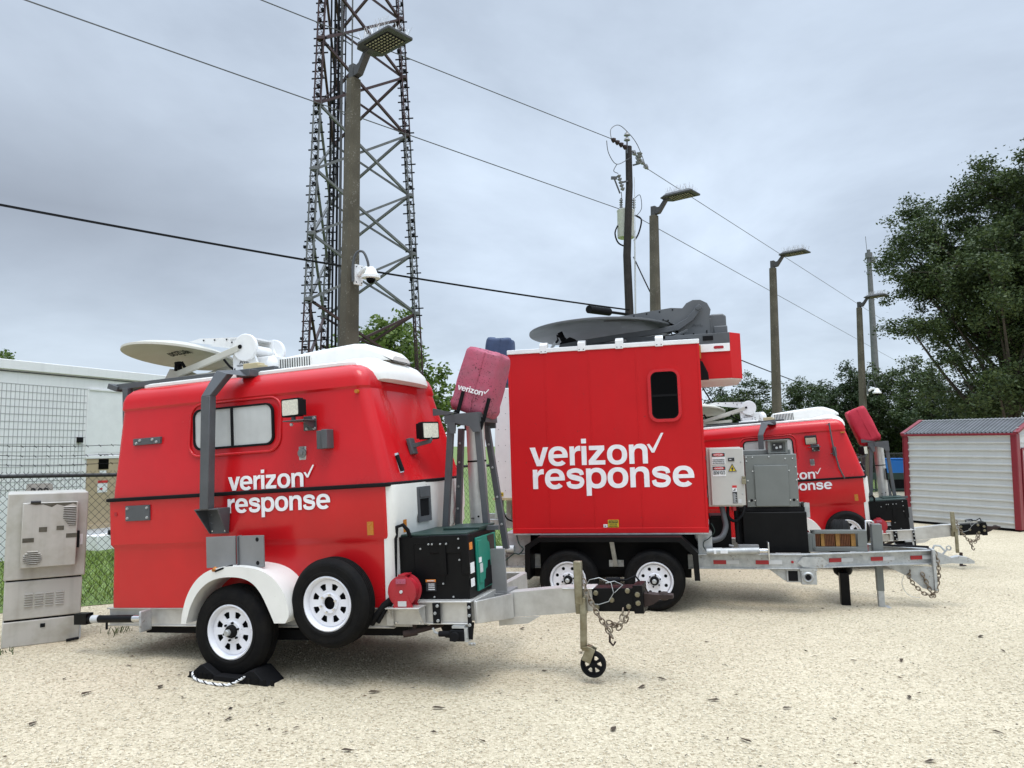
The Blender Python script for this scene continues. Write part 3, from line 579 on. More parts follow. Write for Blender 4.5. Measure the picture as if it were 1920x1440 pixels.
    a3 = MB(); a3.prism([(-.41, 1.30), (-.17, 1.30), (-.19, 1.088), (-.365, 1.088)], 'xz', .212, .226); a3.loft([[Vector((-.41, .07, 1.30)), Vector((-.40, .07, 1.30)), Vector((-.40, .22, 1.30)), Vector((-.41, .22, 1.30))], [Vector((-.372, .20, 1.09)), Vector((-.362, .20, 1.09)), Vector((-.362, .22, 1.09)), Vector((-.372, .22, 1.09))]]); a3.loft([[Vector((-.18, .07, 1.30)), Vector((-.17, .07, 1.30)), Vector((-.17, .22, 1.30)), Vector((-.18, .22, 1.30))], [Vector((-.20, .20, 1.09)), Vector((-.19, .20, 1.09)), Vector((-.19, .22, 1.09)), Vector((-.20, .22, 1.09))]]); a3.bx(-.41, -.17, .07, .22, 1.295, 1.305); sk = a3.build('arm_socket', 'gray', P, bevel=.002)
    bolts(sk, [(-.355, .212, 1.25), (-.35, .212, 1.18), (-.345, .212, 1.11), (-.215, .212, 1.11), (-.22, .212, 1.24)], .008, .006)
    # --- fender, splash plates
    fe = MB(); oc_ = [p.xy for p in smooth_path([(a_, b_, 0) for a_, b_ in [(-.475, .395), (-.455, .50), (-.40, .635), (-.31, .745), (-.19, .815), (-.04, .843), (.16, .838), (.33, .80), (.45, .72), (.53, .60), (.555, .47), (.52, .405)]], 5)] + [p.xy for p in smooth_path([(a_, b_, 0) for a_, b_ in [(.42, .405), (.365, .52), (.30, .635), (.22, .715), (.11, .755), (-.05, .76), (-.18, .73), (-.29, .655), (-.37, .545), (-.415, .43), (-.425, .395)]], 5)]
    side(fe, [oc_], .30, -.03); fe.build('fender', 'white', P, bevel=.022, seg=3, smooth=50)
    sp = MB(); sp.box((-.135, .06, .952), (.275, .014, .25), rot=(0, 0, 4)); s1 = sp.build('splash_plate', 'grayl', P, bevel=.002)
    sp = MB(); sp.box((.025, .085, .952), (.014, .10, .25), rot=(0, 0, 20)); sp.build('fold', 'gray', s1, bevel=.002)
    sp = MB(); sp.box((.165, .05, .952), (.265, .014, .25), rot=(0, 0, -5)); s2 = sp.build('splash_plate', 'grayl', P, bevel=.002); bolts(s2, [(.235, .037, 1.045), (.235, .037, .86)], .018, .003, 'blackm')
    ml = MB(); ml.cyl((-.135, -.035, .815), (-.135, -.01, .83), .018); ml.build('marker_lamp', 'amber', P); ml = MB(); ml.tube([(-.125, -.03, .81), (-.06, -.03, .83), (.02, .0, .85)], .009, 6); ml.build('lamp_cable', 'blackm', P)
    # --- wheels
    e_ = bpy.data.objects.new('wheel', None); COL.objects.link(e_); e_.parent = P; wheel(e_, 'wheel', (-0.032, .0, .325), .362, .205, .212)
    e_ = bpy.data.objects.new('wheel', None); COL.objects.link(e_); e_.parent = P; wheel(e_, 'wheel', (-0.032, 1.79, .325), .362, .205, .218)
    e_ = bpy.data.objects.new('spare_wheel', None); COL.objects.link(e_); e_.parent = P; wheel(e_, 'spare', (.862 if first else .935, .015, .54), .342, .205, .205, hub=False)
    ax = MB(); ax.bar((0, .15, .33), (0, 1.85, .33), .08); ax.bx(-.62, .5, .30, .38, .20, .28); ax.build('axle', 'blackm', P)
    ub_ = MB(); ub_.bx(-1.25, 1.35, .40, 1.60, .22, .455); ub_.bx(-.75, .62, .30, .36, .33, .75); ub_.build('under_shade_block', 'blackm', P)  # black filler added under the floor to block light and deepen the shade
    # --- aluminium frame
    fr_ = MB(); fr_.bx(-1.53, 1.45, .285, .345, .315, .462); fr_.bx(-1.53, 1.45, 1.655, 1.715, .315, .462); fr_.bx(-1.55, -1.53, .285, 1.715, .315, .462); fr_.bx(1.40, 1.93, .285, .345, .35, .505); fr_.bx(1.40, 1.93, 1.655, 1.715, .35, .505)
    fr_.bx(-1.56, 1.30, .262, .30, .452, .464); fr_.bx(-1.56, 1.30, .268, .30, .305, .316); fr_.bx(1.30, 1.95, .262, .36, .498, .512); fr_.bx(1.30, 1.94, .265, .30, .338, .350)
    fr_.bx(1.90, 1.96, .345, 1.655, .35, .505); fr_.box((1.30, .9, .40), (.06, 1.4, .12)); fr_.loft([[Vector(p) for p in ((1.96, .30, .34), (1.985, .30, .34), (1.985, .30, .505), (1.96, .30, .505))], [Vector(p) for p in ((2.06, .86, .26), (2.085, .86, .26), (2.085, .86, .46), (2.06, .86, .46))]])
    fr_.build('frame', 'alu', P, bevel=.004)
    st = MB(); st.bx(1.64, 1.70, .252, .262, .35, .50); st.build('frame_strap', 'blackm', P); st = MB(); st.bx(1.925, 1.955, .25, .262, .235, .50); q = st.build('frame_strap', 'blackm', P); bolts(q, [(1.682, .252, .48), (1.66, .252, .425), (1.682, .252, .37), (1.94, .25, .47), (1.94, .25, .41), (1.94, .25, .34)], .013, .010, 'galv')
    to = MB(); side(to, [[(1.3, .24), (1.78, .245), (2.55, .298), (2.76, .318), (2.76, .488), (2.55, .500), (1.78, .440), (1.3, .42)]], .15, .88); to.bx(2.5, 2.76, .86, 1.05, .488, .497); to.build('tongue', 'alu', P, bevel=.005)
    kl = MB(); side(kl, [[(1.94, .34), (2.06, .26), (2.30, .275), (2.20, .22), (1.95, .20)]], .03, .86); kl.build('tongue_gusset', 'alu', P)
    cp = MB(); cp.bx(2.745, 3.085, .875, 1.045, .312, .492); cp.bx(3.075, 3.15, .85, 1.07, .30, .515); cpl = cp.build('coupler_channel', 'black', P, bevel=.004)
    bolts(cpl, [(2.775, .875, .455), (2.90, .875, .40), (3.03, .875, .47), (2.775, .875, .345), (3.03, .875, .35), (3.11, .85, .445), (3.11, .85, .38)], .022, .010, 'zinc')
    ck = MB(); ck.loft([[Vector((x, yc - .04 + w_ * s_, z)) for s_, z in ((-1, zb), (1, zb), (1, zt), (-1, zt))] for x, w_, zb, zt in ((3.14, .055, .335, .445), (3.22, .05, .36, .435), (3.27, .045, .395, .43), (3.34, .05, .40, .43), (3.37, .035, .40, .425))]); ck.sph((3.30, yc - .04, .415), .045, (1.1, .9, .8)); ck.tube([(3.18, yc - .06, .44), (3.16, yc - .07, .49)], .006); ck.build('coupler', 'rust', P, smooth=50)
    pg = MB(); pg.cyl((2.86, .92, .545), (2.97, .92, .55), .024, .02); pg.tube([(2.97, .92, .548), (3.02, .92, .545), (3.09, .94, .575), (3.11, .98, .53)], .008); pg.build('electric_plug', 'blackm', P)
    sc2 = MB(); sc2.tube([(2.70, .84, .51), (2.74, .84, .565), (2.82, .84, .58), (2.91, .845, .54), (2.925, .845, .46), (2.88, .85, .395), (2.80, .86, .37), (2.72, .86, .375)], .0035, 5); sc2.tube([(2.93, .86, .46), (3.0, .86, .52), (2.93, .88, .545), (2.86, .88, .53)], .0035, 5); sc2.build('breakaway_cable', 'galv', P)
    # --- jack
    jk = MB(); jk.box((2.655, .82, .55), (.062, .062, .33), rot=(0, 1.5, 0)); jk.bx(2.61, 2.70, .835, .88, .30, .44); jk.box((2.672, .82, .235), (.048, .048, .40), rot=(0, 3.5, 0)); j_ = jk.build('jack', 'zinc', P, bevel=.006)
    if first:
        fk = MB(); fk.box((2.70, .785, -.0), (.075, .008, .12), rot=(0, 25, 0)); fk.box((2.70, .855, -.0), (.075, .008, .12), rot=(0, 25, 0)); fk.box((2.688, .82, .045), (.075, .08, .03)); fk.build('fork', 'zinc', j_, bevel=.004)
        jw = MB(); c_ = (2.727, .82, -.078)
        holes = []
        for k in range(6):
            a = 2 * math.pi * k / 6; holes.append([(.03 * math.cos(a - .25), .03 * math.sin(a - .25)), (.066 * math.cos(a - .34), .066 * math.sin(a - .34)), (.070 * math.cos(a), .070 * math.sin(a)), (.066 * math.cos(a + .34), .066 * math.sin(a + .34)), (.03 * math.cos(a + .25), .03 * math.sin(a + .25))])
        jw.mesh(plate([circ(0, 0, .098, 36)] + holes, .03), Matrix.Translation(c_) @ SIDE); jw.lathe([(.078, -.028), (.096, -.028), (.100, -.018), (.100, .018), (.096, .028), (.078, .028)], c_, (0, 1, 0), 36); jw.lathe([(.02, -.032), (.001, -.034)], c_, (0, 1, 0), 12); jw.build('caster_wheel', 'blackm', j_, bevel=.002)
    else:
        fk = MB(); fk.box((2.70, .82, -.07), (.042, .042, .22), rot=(0, 6, 0)); fk.box((2.712, .82, -.175), (.09, .09, .012)); fk.build('foot', 'rust', j_, bevel=.002)
    chain(P, [(2.695, .82, .57), (2.72, .80, .47), (2.75, .80, .40), (2.80, .80, .30), (2.86, .80, .20), (2.90, .80, .13)]); chain(P, [(2.89, .82, .17), (2.86, .82, .22), (2.93, .82, .22), (2.98, .83, .27), (2.99, .85, .34)]); chain(P, [(2.86, .84, .24), (2.95, .84, .20), (3.0, .85, .25), (3.03, .86, .31)])
    hk = MB(); hk.tube([(2.88, .80, .15), (2.875, .80, .10), (2.90, .80, .07), (2.92, .80, .10)], .009, 6); hk.build('chain_hook', 'rust', P, smooth=60)
    # --- generator and its tray
    gx = MB(); gx.bx(1.335, 1.915, .345, 1.0, .508, .995); gx.bx(1.60, 1.925, .335, .35, .86, 1.0); gx.bx(1.86, 1.926, .334, .40, .70, 1.0); gen = gx.build('generator', 'black', P, bevel=.008)
    gd = MB(); side(gd, [rrect(1.46, 1.72, .62, .94, .01), rrect(1.464, 1.716, .624, .936, .008)], .004, .342); gd.bx(1.685, 1.74, .328, .345, .70, .93); gd.bx(1.62, 1.76, .325, .345, .925, .945); gd.build('access_door', 'black', gen)
    bolts(gen, [(1.60, .325, .935), (1.63, .325, .935), (1.70, .325, .935), (1.75, .325, .935), (1.85, .334, .97), (1.85, .334, .90), (1.85, .334, .81), (1.52, .345, .90), (1.70, .345, .63), (1.45, .345, .53), (1.62, .345, .53), (1.78, .345, .53)], .008, .007, 'galv')
    tp = MB(); tp.bx(1.34, 1.91, .36, .98, .996, 1.012); tp.bx(1.60, 1.92, .62, .98, 1.012, 1.03); tp.build('top_lid', 'greend', gen, bevel=.004)
    gp_ = MB(); gp_.bx(1.917, 1.932, .50, .94, .545, .955); gp_.bx(1.917, 1.94, .52, .60, .60, .93); gp_.build('end_panel', 'green' if first else 'greend', gen, bevel=.003)
    if first:
        wr_ = MB(); wr_.prism([(.62, .55), (.92, .56), (.90, .66), (.86, .66), (.85, .70), (.79, .70), (.78, .75), (.73, .75), (.72, .70), (.68, .69), (.66, .62), (.63, .61)], 'yz', 1.928, 1.9345); wr_.build('worn_patch', 'blackm', gen)
        wr_ = MB(); wr_.prism([(.74, .945), (.90, .945), (.90, .80), (.86, .79), (.80, .83), (.79, .89), (.75, .91)], 'yz', 1.929, 1.935); wr_.build('worn_patch', 'rust', gen)
        for (y0, y1, z0, z1, m_) in ((.36, .42, .88, .935, 'orange'), (.36, .44, .70, .78, 'paper'), (.36, .43, .60, .66, 'paper'), (.52, .57, .76, .80, 'paper'), (.53, .59, .68, .75, 'silver')):
            wr_ = MB(); wr_.bx(1.925 if y0 < .5 else 1.935, 1.929 if y0 < .5 else 1.942, y0, y1, z0, z1); wr_.build('label_sticker', m_, gen)
    ws = MB(); ws.bx(1.555, 1.640, .338, .346, .575, .645); s_ = ws.build('warning_label', 'dkink', gen); ws = MB(); ws.bx(1.555, 1.640, .336, .34, .645, .664); ws.build('warning_band', 'orange', s_)
    ws = MB()
    for k in range(4): ws.bx(1.575, 1.628, .3355, .339, .585 + k * .014, .590 + k * .014)
    text(ws, 'WARNING', 1.570, 1.630, .650, .009, .3345, ref='W'); ws.build('warning_text', 'paper', s_)
    hs = MB(); hs.tube([(1.335, .30, 1.0), (1.35, .29, 1.08), (1.40, .30, 1.095), (1.43, .32, 1.05), (1.43, .35, 1.0)], .016, 8); hs.tube([(1.33, .30, 1.0), (1.32, .30, .8), (1.31, .30, .65), (1.33, .32, .52)], .015, 8); hs.tube([(1.35, .20, .56), (1.27, .17, .50), (1.2, .17, .42), (1.15, .19, .36)], .024, 8); hs.tube([(1.35, .22, .54), (1.28, .18, .47), (1.21, .18, .37)], .016, 8); hs.build('hose', 'blackm', P, smooth=60)
    # hose reel on its aluminium bracket
    rl = MB(); rl.lathe([(.001, 0), (.03, -.004), (.105, .0), (.118, .004), (.118, .016), (.10, .02), (.10, .095), (.118, .1), (.118, .112), (.001, .112)], (1.435, .155, .605), (0, 1, 0), 36); side(rl, [[(1.36, .487), (1.52, .487), (1.49, .57), (1.38, .57)]], .02, .15); side(rl, [[(1.36, .487), (1.52, .487), (1.49, .57), (1.38, .57)]], .02, .255); rl.box((1.44, .21, .725), (.06, .11, .012)); reel = rl.build('hose_reel', 'redreel', P, smooth=40)
    lb = MB(); lb.bx(1.395, 1.475, .144, .156, .665, .70); lb.build('reel_label', 'bag', reel); lb = MB(); lb.bx(1.405, 1.475, .144, .151, .497, .535); lb.cyl((1.435, .142, .605), (1.435, .155, .605), .012); lb.build('reel_plate', 'silver', reel)
    bk = MB(); bk.bx(1.315, 1.575, .225, .262, .345, .485); bk.bx(1.30, 1.585, .13, .262, .478, .488); bk.prism([(.135, .48), (.235, .48), (.235, .345)], 'yz', 1.318, 1.326); bk.prism([(.135, .48), (.235, .48), (.235, .345)], 'yz', 1.566, 1.574); bb = bk.build('reel_bracket', 'alu', P, bevel=.003); bolts(bb, [(1.345, .225, .36), (1.545, .225, .36)], .010, .008)
    ex = MB(); ex.cyl((1.40, .22, .275), (1.50, .26, .285), .026); ex.cyl((1.49, .25, .29), (1.75, .45, .33), .02); ex.bx(1.465, 1.49, .25, .28, .29, .36); ex.build('exhaust_pipe', 'rust', P)
    sj = MB(); sj.bx(1.78, 1.90, .22, .36, .225, .305); sj.cyl((1.83, .20, .262), (1.83, .24, .262), .036); sj.cyl((1.68, .26, .272), (1.78, .26, .272), .022); sj.prism([(1.63, .33), (1.92, .33), (1.90, .21), (1.68, .215)], 'xz', .37, .40); sjb = sj.build('corner_jack', 'blackm', P, bevel=.005); sj = MB(); sj.bx(1.90, 1.925, .23, .30, .22, .32); sj.bx(1.80, 1.90, .235, .34, .318, .335); sj.cyl((1.92, .26, .20), (1.97, .26, .20), .011); sj.tube([(1.63, .26, .315), (1.645, .26, .285), (1.68, .26, .272)], .009); sj.build('jack_mount', 'galv', sjb)
    # rear jack lying along the frame
    rj = MB(); rj.cyl((-1.74, .205, .378), (-1.20, .205, .384), .033); rj.bx(-1.84, -1.70, .17, .25, .335, .43); rj.cyl((-1.50, .205, .36), (-1.50, .205, .29), .01); rjb = rj.build('rear_jack', 'black', P); rj = MB(); rj.cyl((-1.20, .205, .384), (-1.09, .205, .386), .030); rj.build('ram', 'chrome', rjb); rj = MB(); rj.cyl((-1.66, .204, .379), (-1.58, .204, .380), .0345); rj.build('jack_label', 'silver', rjb); rj = MB(); rj.box((-1.055, .19, .372), (.022, .13, .18)); rj.build('jack_foot', 'galv', rjb, bevel=.01)
    # --- mast tower, on the far half of the tongue behind the generator
    MS = MAST_SHIFT; n0_ = set(P.children)
    for (x0, y0, z0, x1, y1, z1) in ((1.545, .80, 1.0, 1.648, .80, 1.90), (1.915, .80, 1.0, 1.885, .80, 1.90), (1.49, 1.20, .97, 1.575, 1.20, 1.86), (1.935, 1.20, .78, 1.82, 1.20, 1.86)):
        lg = MB(); lg.bar((x0, y0, z0), (x1, y1, z1), .052, .046, up=(0, 1, 0)); L_ = lg.build('mast_leg', 'gray', P, bevel=.003)
        if y0 > 1: bolts(L_, [(x0 + (x1 - x0) * t, 1.176, z0 + (z1 - z0) * t) for t in (.2, .42, .66, .85)], .011, .008, 'galv')
    hd_ = MB(); hd_.bx(1.60, 1.92, .765, .785, 1.885, 1.965); hd_.bx(1.60, 1.90, 1.21, 1.23, 1.84, 1.96); hd_.bx(1.60, 1.62, .785, 1.21, 1.885, 1.965); hd_.bx(1.90, 1.92, .785, 1.21, 1.885, 1.965); side(hd_, [[(1.50, 2.03), (1.50, 1.965), (1.64, 1.965), (1.72, 1.975), (1.60, 2.00)]], .02, .76); side(hd_, [[(1.70, 1.965), (1.92, 1.965), (1.92, 1.80), (1.86, 1.80), (1.83, 1.85), (1.76, 1.87), (1.70, 1.89)]], .010, .752); side(hd_, [[(1.62, 1.90), (1.70, 1.90), (1.70, 1.80), (1.66, 1.80)]], .010, .752); hd_.build('mast_head_frame', 'gray', P, bevel=.003)
    lw = MB(); lw.bx(1.88, 2.08, .62, .66, 1.0, 1.035); lw.bx(1.46, 1.95, .74, .80, .99, 1.02); lw.build('mast_foot_rail', 'gray', P)
    ms = MB(); ms.cyl((1.775, 1.0, .92), (1.79, 1.0, 1.96), .080, n=28); mast = ms.build('mast', 'alu', P, smooth=50); mz = MB(); mz.lathe([(.0815, 0), (.0835, .003), (.0835, .012), (.0815, .015)], (1.784, 1.0, 1.55), (0, 0, 1), 28); mz.bx(1.84, 1.862, .90, .94, 1.30, 1.50); mz.bx(1.73, 1.76, .915, .93, 1.075, 1.08); mz.cyl((1.80, .915, 1.09), (1.80, .925, 1.09), .008); mz.build('mast_clamp', 'blackm', mast)
    for o_ in set(P.children) - n0_: o_.matrix_local = MS
    # tray at the front of the generator
    ty = MB(); ty.bx(1.925, 2.055, .80, .82, .455, .83); ty.bx(1.93, 2.05, .795, .802, .462, .49); ty.loft([[Vector((1.88, .72, .45)), Vector((2.04, .80, .45)), Vector((2.04, .80, .475)), Vector((1.88, .72, .475))], [Vector((1.88, 1.1, .45)), Vector((2.05, 1.1, .45)), Vector((2.05, 1.1, .475)), Vector((1.88, 1.1, .475))]]); ty.bx(1.90, 1.925, .77, .83, .37, .455); ty.bx(2.02, 2.05, .77, .83, .37, .455); ty.build('generator_tray', 'grayl', P, bevel=.002)
    # --- dish
    dish, rm = satellite_dish(P, (-1.365, 1.0, 2.79), .545, (-8, 4.3), 'dishw', None)
    pm = MB()
    for y_ in (.80, 1.16):
        side(pm, [[(-.56, 2.52), (-.30, 2.52), (-.285, 2.60), (-.33, 2.70), (-.38, 2.80), (-.46, 2.84), (-.535, 2.80), (-.565, 2.70)]], .03, y_)
        pm.lathe([(.001, 0), (.13, 0), (.13, .04), (.001, .04)], (-.40, y_ - .04 if y_ < 1 else y_ + .03, 2.765), (0, 1, 0), 32)
    pm.bx(-.6, -.26, .76, 1.24, 2.505, 2.53); pm.cyl((-.42, .82, 2.76), (-.42, 1.2, 2.76), .05); pm.box((-.25, 1.02, 2.60), (.20, .30, .15)); pm.sph((-.17, .86, 2.585), .07, (.9, .7, 1.2)); pos = pm.build('positioner', 'whitem', P, bevel=.006)
    ub = MB()
    for y_ in (.84, 1.14): side(ub, [[(-.36, 2.70), (-.36, 2.88), (-.50, 2.885), (-.98, 2.925), (-1.12, 2.905), (-.60, 2.80)]], .012, y_)
    ub.bx(-.62, -.38, .84, 1.15, 2.86, 2.875); ub.build('reflector_beam', 'whitem', pos)
    fa = MB(); fa.bar((-.46, .77, 2.765), (-1.22, .80, 2.59), .035, .06); fa.bar((-.46, 1.21, 2.765), (-1.22, 1.16, 2.59), .035, .06); fa.bx(-1.24, -.72, .84, 1.12, 2.535, 2.58); fa.build('feed_arm', 'dishw', pos, bevel=.004)
    fd = MB(); side(fd, [[(-1.44, 2.50), (-1.20, 2.50), (-1.17, 2.60), (-1.235, 2.615), (-1.33, 2.66)]], .30, .82); fd.build('feed_bracket', 'dishw', pos, bevel=.004); fd = MB(); fd.cyl((-1.33, .95, 2.62), (-1.35, .95, 2.74), .03, .035); fd.tube([(-1.28, .84, 2.62), (-1.25, .82, 2.70), (-1.20, .84, 2.71), (-1.17, .86, 2.64)], .016); fd.tube([(-.75, .9, 2.70), (-.68, .9, 2.62), (-.60, .9, 2.57)], .012); fd.bx(-.62, -.50, .82, .95, 2.525, 2.56); fd.build('feed_horn', 'blackm', pos)
    pivs = [(-.445, .755, 2.775)]; bolts(pos, pivs, .022, .01, 'blackm', 'pivot_pin'); bolts(pos, [(-.545, .80, 2.545), (-.545, .80, 2.575), (-.36, .80, 2.56), (-.31, .80, 2.545), (-.31, .80, 2.575), (-.36, .836, 2.86), (-.52, .836, 2.87), (-.66, .836, 2.88), (-.8, .836, 2.89), (-.93, .836, 2.90), (-.45, .836, 2.83), (-.6, .836, 2.845)], .009, .005, 'blackm')
    tw = MB(); text(tw, 'AvL', -.49, -.38, 2.615, .045, .796, 0, ref='A'); text(tw, 'TECHNOLOGIES', -.52, -.345, 2.595, .013, .796, 0, ref='T'); tw.build('maker_mark', 'grayl', pos, smooth=0)
    tb = MB(); tb.box((-.10, .5, 2.525), (.16, .10, .055)); tb.box((-.02, .5, 2.515), (.07, .09, .03)); tb.build('junction_box', 'tan', P, bevel=.006)
    # word on the underside of the dish, upside down as it hangs
    if first:
        tm = text_mesh('verizon', .01, .003); co = np.array([v.co for v in tm.vertices]); k_ = .26 / (co[:, 0].max() - co[:, 0].min())
        mb = MB(); mb.mesh(tm, Matrix.Diagonal((-k_, k_ * 1.3, 1, 1)))
        for v in mb.bm.verts:
            x_, y_ = v.co.x - .02, v.co.y * 1.7 + .10; r_ = math.hypot(x_, y_) / .545; h_ = np.interp(r_, (0, .3, .55, .8, .985, 1), (.12, .11, .085, .045, 0, 0)); v.co = Vector((-1.365, 1.0, 2.79)) + rm @ Vector((x_, y_, h_ - .004 + v.co.z * .3))
        mb.build('dish_lettering', 'dkink', dish, smooth=0)
    return P

MAST_SHIFT = Matrix.Translation((-.124, .152, -.046)) @ Matrix.Diagonal((1.03, 1.03, 1.03, 1))
def mast_cover(name, c, tilt_y, wx, wy, h, m, label, parent_m=None, words=False, straps=True, group=None, seed=0, shift=True):
    """a fabric bag drawn over a mast head"""
    t = thing(name, label, 'mast cover', (0, 0, 0), group=group)
    t.matrix_world = parent_m @ (MAST_SHIFT if shift else Matrix.Identity(4)) @ Matrix.Translation(c) @ Matrix.Rotation(R(tilt_y), 4, 'Y')
    rg = np.random.default_rng(seed); rings = []; n = 48; ph = rg.random(6) * 6.28
    for z, s_ in ((-.01, .80), (.0, .90), (.03, .99), (.06, 1.01), (.11, .985), (.18, 1.0), (.26, 1.0), (.34, .995), (.42, .985), (.50, .965), (.55, .945), (.575, .92), (.59, .86), (.597, .70), (.600, .4)):
        zz = z / .6 * h; r = []
        for k in range(n):
            a = 2 * math.pi * k / n; ca_, sa_ = math.cos(a), math.sin(a); e_ = .36
            x = math.copysign(abs(ca_) ** e_, ca_) * wx / 2; y = math.copysign(abs(sa_) ** e_, sa_) * wy / 2
            wv = 1 + .012 * math.sin(5 * a + ph[0] + z * 11) + .010 * math.sin(9 * a - z * 23 + ph[1]) + (.035 * math.sin(13 * a + ph[2]) if z < .08 else 0)
            r.append(Vector((x * s_ * wv, y * s_ * wv, zz + (.012 * math.sin(4 * a + ph[3]) if z < .02 or z > .58 else 0))))
        rings.append(r)
    b = MB(); b.loft(rings); body = b.build('fabric', m, t, smooth=50)
    sm = MB(); sm.tube([(wx * .06, -wy * .5 - .002, h * .02), (wx * .05, -wy * .5 - .006, h * .5), (wx * .06, -wy * .47, h * .97)], .004, 5); sm.build('seam', m, t)
    if straps:
        for x in (-wx * .20, wx * .46):
            st = MB(); st.box((x, -wy * .5 - .012, .06), (.032, .006, .20)); st.box((x - .01, -wy * .5 - .016, -.06), (.036, .02, .10)); st.tube([(x - .01, -wy * .5 - .01, -.1), (x, -wy * .5 + .02, -.19)], .012, 6)
            st.build('strap', 'blackm', t)
    if words:
        mb = MB(); rr = Matrix.Translation((0, 0, 0)); word(mb, 'verizon', -wx * .36, wx * .28, h * .30, .038, -wy * .5 - .012); side(mb, [[(wx * .285 + a * .045, h * .30 + .022 + b_ * .045) for a, b_ in [(0, .43), (.15, .46), (.34, .20), (.86, 1), (1, 1), (.42, 0), (.27, 0)]]], .004, -wy * .5 - .012); mb.build('lettering', 'lett', t, smooth=0)
    return t

def pose(o, x, y, z, yaw, tilt, s=1.0):
    m = Matrix.Translation((x, y, z)) @ Matrix.Rotation(R(yaw), 4, 'Z') @ Matrix.Rotation(R(-tilt), 4, 'Y') @ Matrix.Diagonal((s, s, s, 1))
    o.matrix_world = m; return m
t1 = thing('satellite_trailer', 'nearest red satellite trailer, its white fendered wheel standing on black blocks', 'trailer', group='red satellite trailers')
M1 = pose(t1, -2.2094, 6.0831, 0.04, -18.43, 3.857); sat_trailer('near', t1)
mast_cover('mast_cover', (1.785, 1.0, 1.98), 19, .37, .34, .545, 'bag', 'faded pink fabric cover with white lettering strapped over the nearest mast', M1, words=True, seed=3, group='fabric covers on the mast heads')
t3 = thing('satellite_trailer', 'farther red satellite trailer behind the grey generator, a thin rod on its side', 'trailer', group='red satellite trailers')
M3 = pose(t3, 4.212, 11.4205, 0.0145, -17.498, 4.616, 0.8994); sat_trailer('far', t3)
mast_cover('mast_cover', (1.68, 1.0, 1.965), -19, .35, .38, .62, 'bagred', 'bright red plain fabric cover leaning back on the farther trailer mast', M3, straps=False, seed=5, group='fabric covers on the mast heads')
# wheel blocks under the nearest tyre, tied by a rope
ch = thing('wheel_chock', 'black rubber wheel wedge behind the nearest tyre, left end of the rope', 'wheel chock', (0, 0, 0), group='black wheel wedges'); 
Wm = Matrix.Translation((-2.2094, 6.0831, 0)) @ Matrix.Rotation(R(-18.43), 4, 'Z')
def wedge(root, x0, x1, name):
    b = MB(); b.loft([[Vector((x0, y, 0)), Vector((x1, y, 0)), Vector((x1 - (x1 - x0) * .05, y, .035)), Vector((x0 + (x1 - x0) * .55, y, .105)), Vector((x0 + (x1 - x0) * .42, y, .105))] for y in (-.06, .16)]); b.build('block', 'blackm', root, bevel=.006)
    r_ = MB()
    for k in range(5): r_.bx(x0 + .03 + (x1 - x0 - .06) * k / 5, x0 + .06 + (x1 - x0 - .06) * k / 5, -.066, -.06, .01, .05)
    r_.build('tread_ribs', 'rubber', root)
wedge(ch, -.40, -.10, 'a'); ch.matrix_world = Wm
ch2 = thing('wheel_chock', 'black rubber wheel wedge in front of the nearest tyre, right end of the rope', 'wheel chock', (0, 0, 0), group='black wheel wedges'); wedge(ch2, .37, .06, 'b'); ch2.matrix_world = Wm
pad = MB(); pad.loft([[Vector((-.14, y, 0)), Vector((.16, y, 0)), Vector((.13, y, .042)), Vector((-.11, y, .042))] for y in (-.07, .24)]);
o = pad.build('leveling_pad', 'blackm', bevel=.005); o.matrix_world = Wm; tag(o, 'flat black rubber pad right under the nearest tyre', 'leveling pad')
rp = MB(); pts = [(-.33, -.075, .05), (-.28, -.11, .02), (-.17, -.145, .012), (-.03, -.165, .012), (.08, -.15, .014), (.14, -.11, .04), (.165, -.075, .06)]
path = smooth_path(pts, 12)
for s_ in range(2):
    q = []
    for i, p in enumerate(path): a = i * .75 + s_ * math.pi; q.append(p + Vector((0, math.cos(a) * .0055, math.sin(a) * .0055)))
    (rp if s_ == 0 else rp).tube(q, .0062, 6)
ro = rp.build('rope', 'paper', smooth=60); ro.matrix_world = Wm; tag(ro, 'white and black twisted rope lying between the two wheel wedges', 'rope')
rq = MB(); q = [p + Vector((0, math.cos(i * .75 + 1.57) * .0085, math.sin(i * .75 + 1.57) * .0085)) for i, p in enumerate(path)]; rq.tube(q, .0042, 5); rq.build('dark_strand', 'blackm', ro, smooth=60)
# ================================================================ box trailer with the grey generator
t2 = thing('box_trailer', 'red box trailer with large white lettering and a dark grey dish on its roof', 'trailer')
M2 = pose(t2, 1.55927, 8.5122, 0.0, -13.44, 1.802); P = t2
b = MB(); b.bx(-1.607, .663, .20, 2.08, .875, 3.02); body = b.build('body', 'redflat', P, bevel=.006)
b = MB(); b.bx(-1.612, .668, .192, 2.09, .845, .905); b.bx(-1.613, -1.585, .195, .21, .905, 3.02); b.bx(.64, .669, .195, .21, .905, 3.02); b.build('bottom_skirt', 'redflat', P, bevel=.004)
b = MB()
for x in (-1.153, -.617, -.064): b.bx(x - .006, x + .006, .1965, .202, .905, 3.02)
b.build('panel_seam', 'redflat', body, bevel=.001)
b = MB(); b.bx(-1.62, .67, .188, 2.095, 3.008, 3.062); trim = b.build('roof_trim', 'whitem', P, bevel=.006)
for x in (-1.165, -.70, -.25, .215): b = MB(); b.prism([(.185, 3.0), (.185, 3.10), (.25, 3.135), (.30, 3.135), (.30, 3.06), (.20, 3.0)], 'yz', x - .045, x + .045); b.build('roof_cleat', 'whitem', trim, bevel=.003)
bolts(trim, [(x + d, .186, 3.02) for x in (-1.165, -.70, -.25, .215) for d in (-.025, .025)], .007, .004, 'blackm')
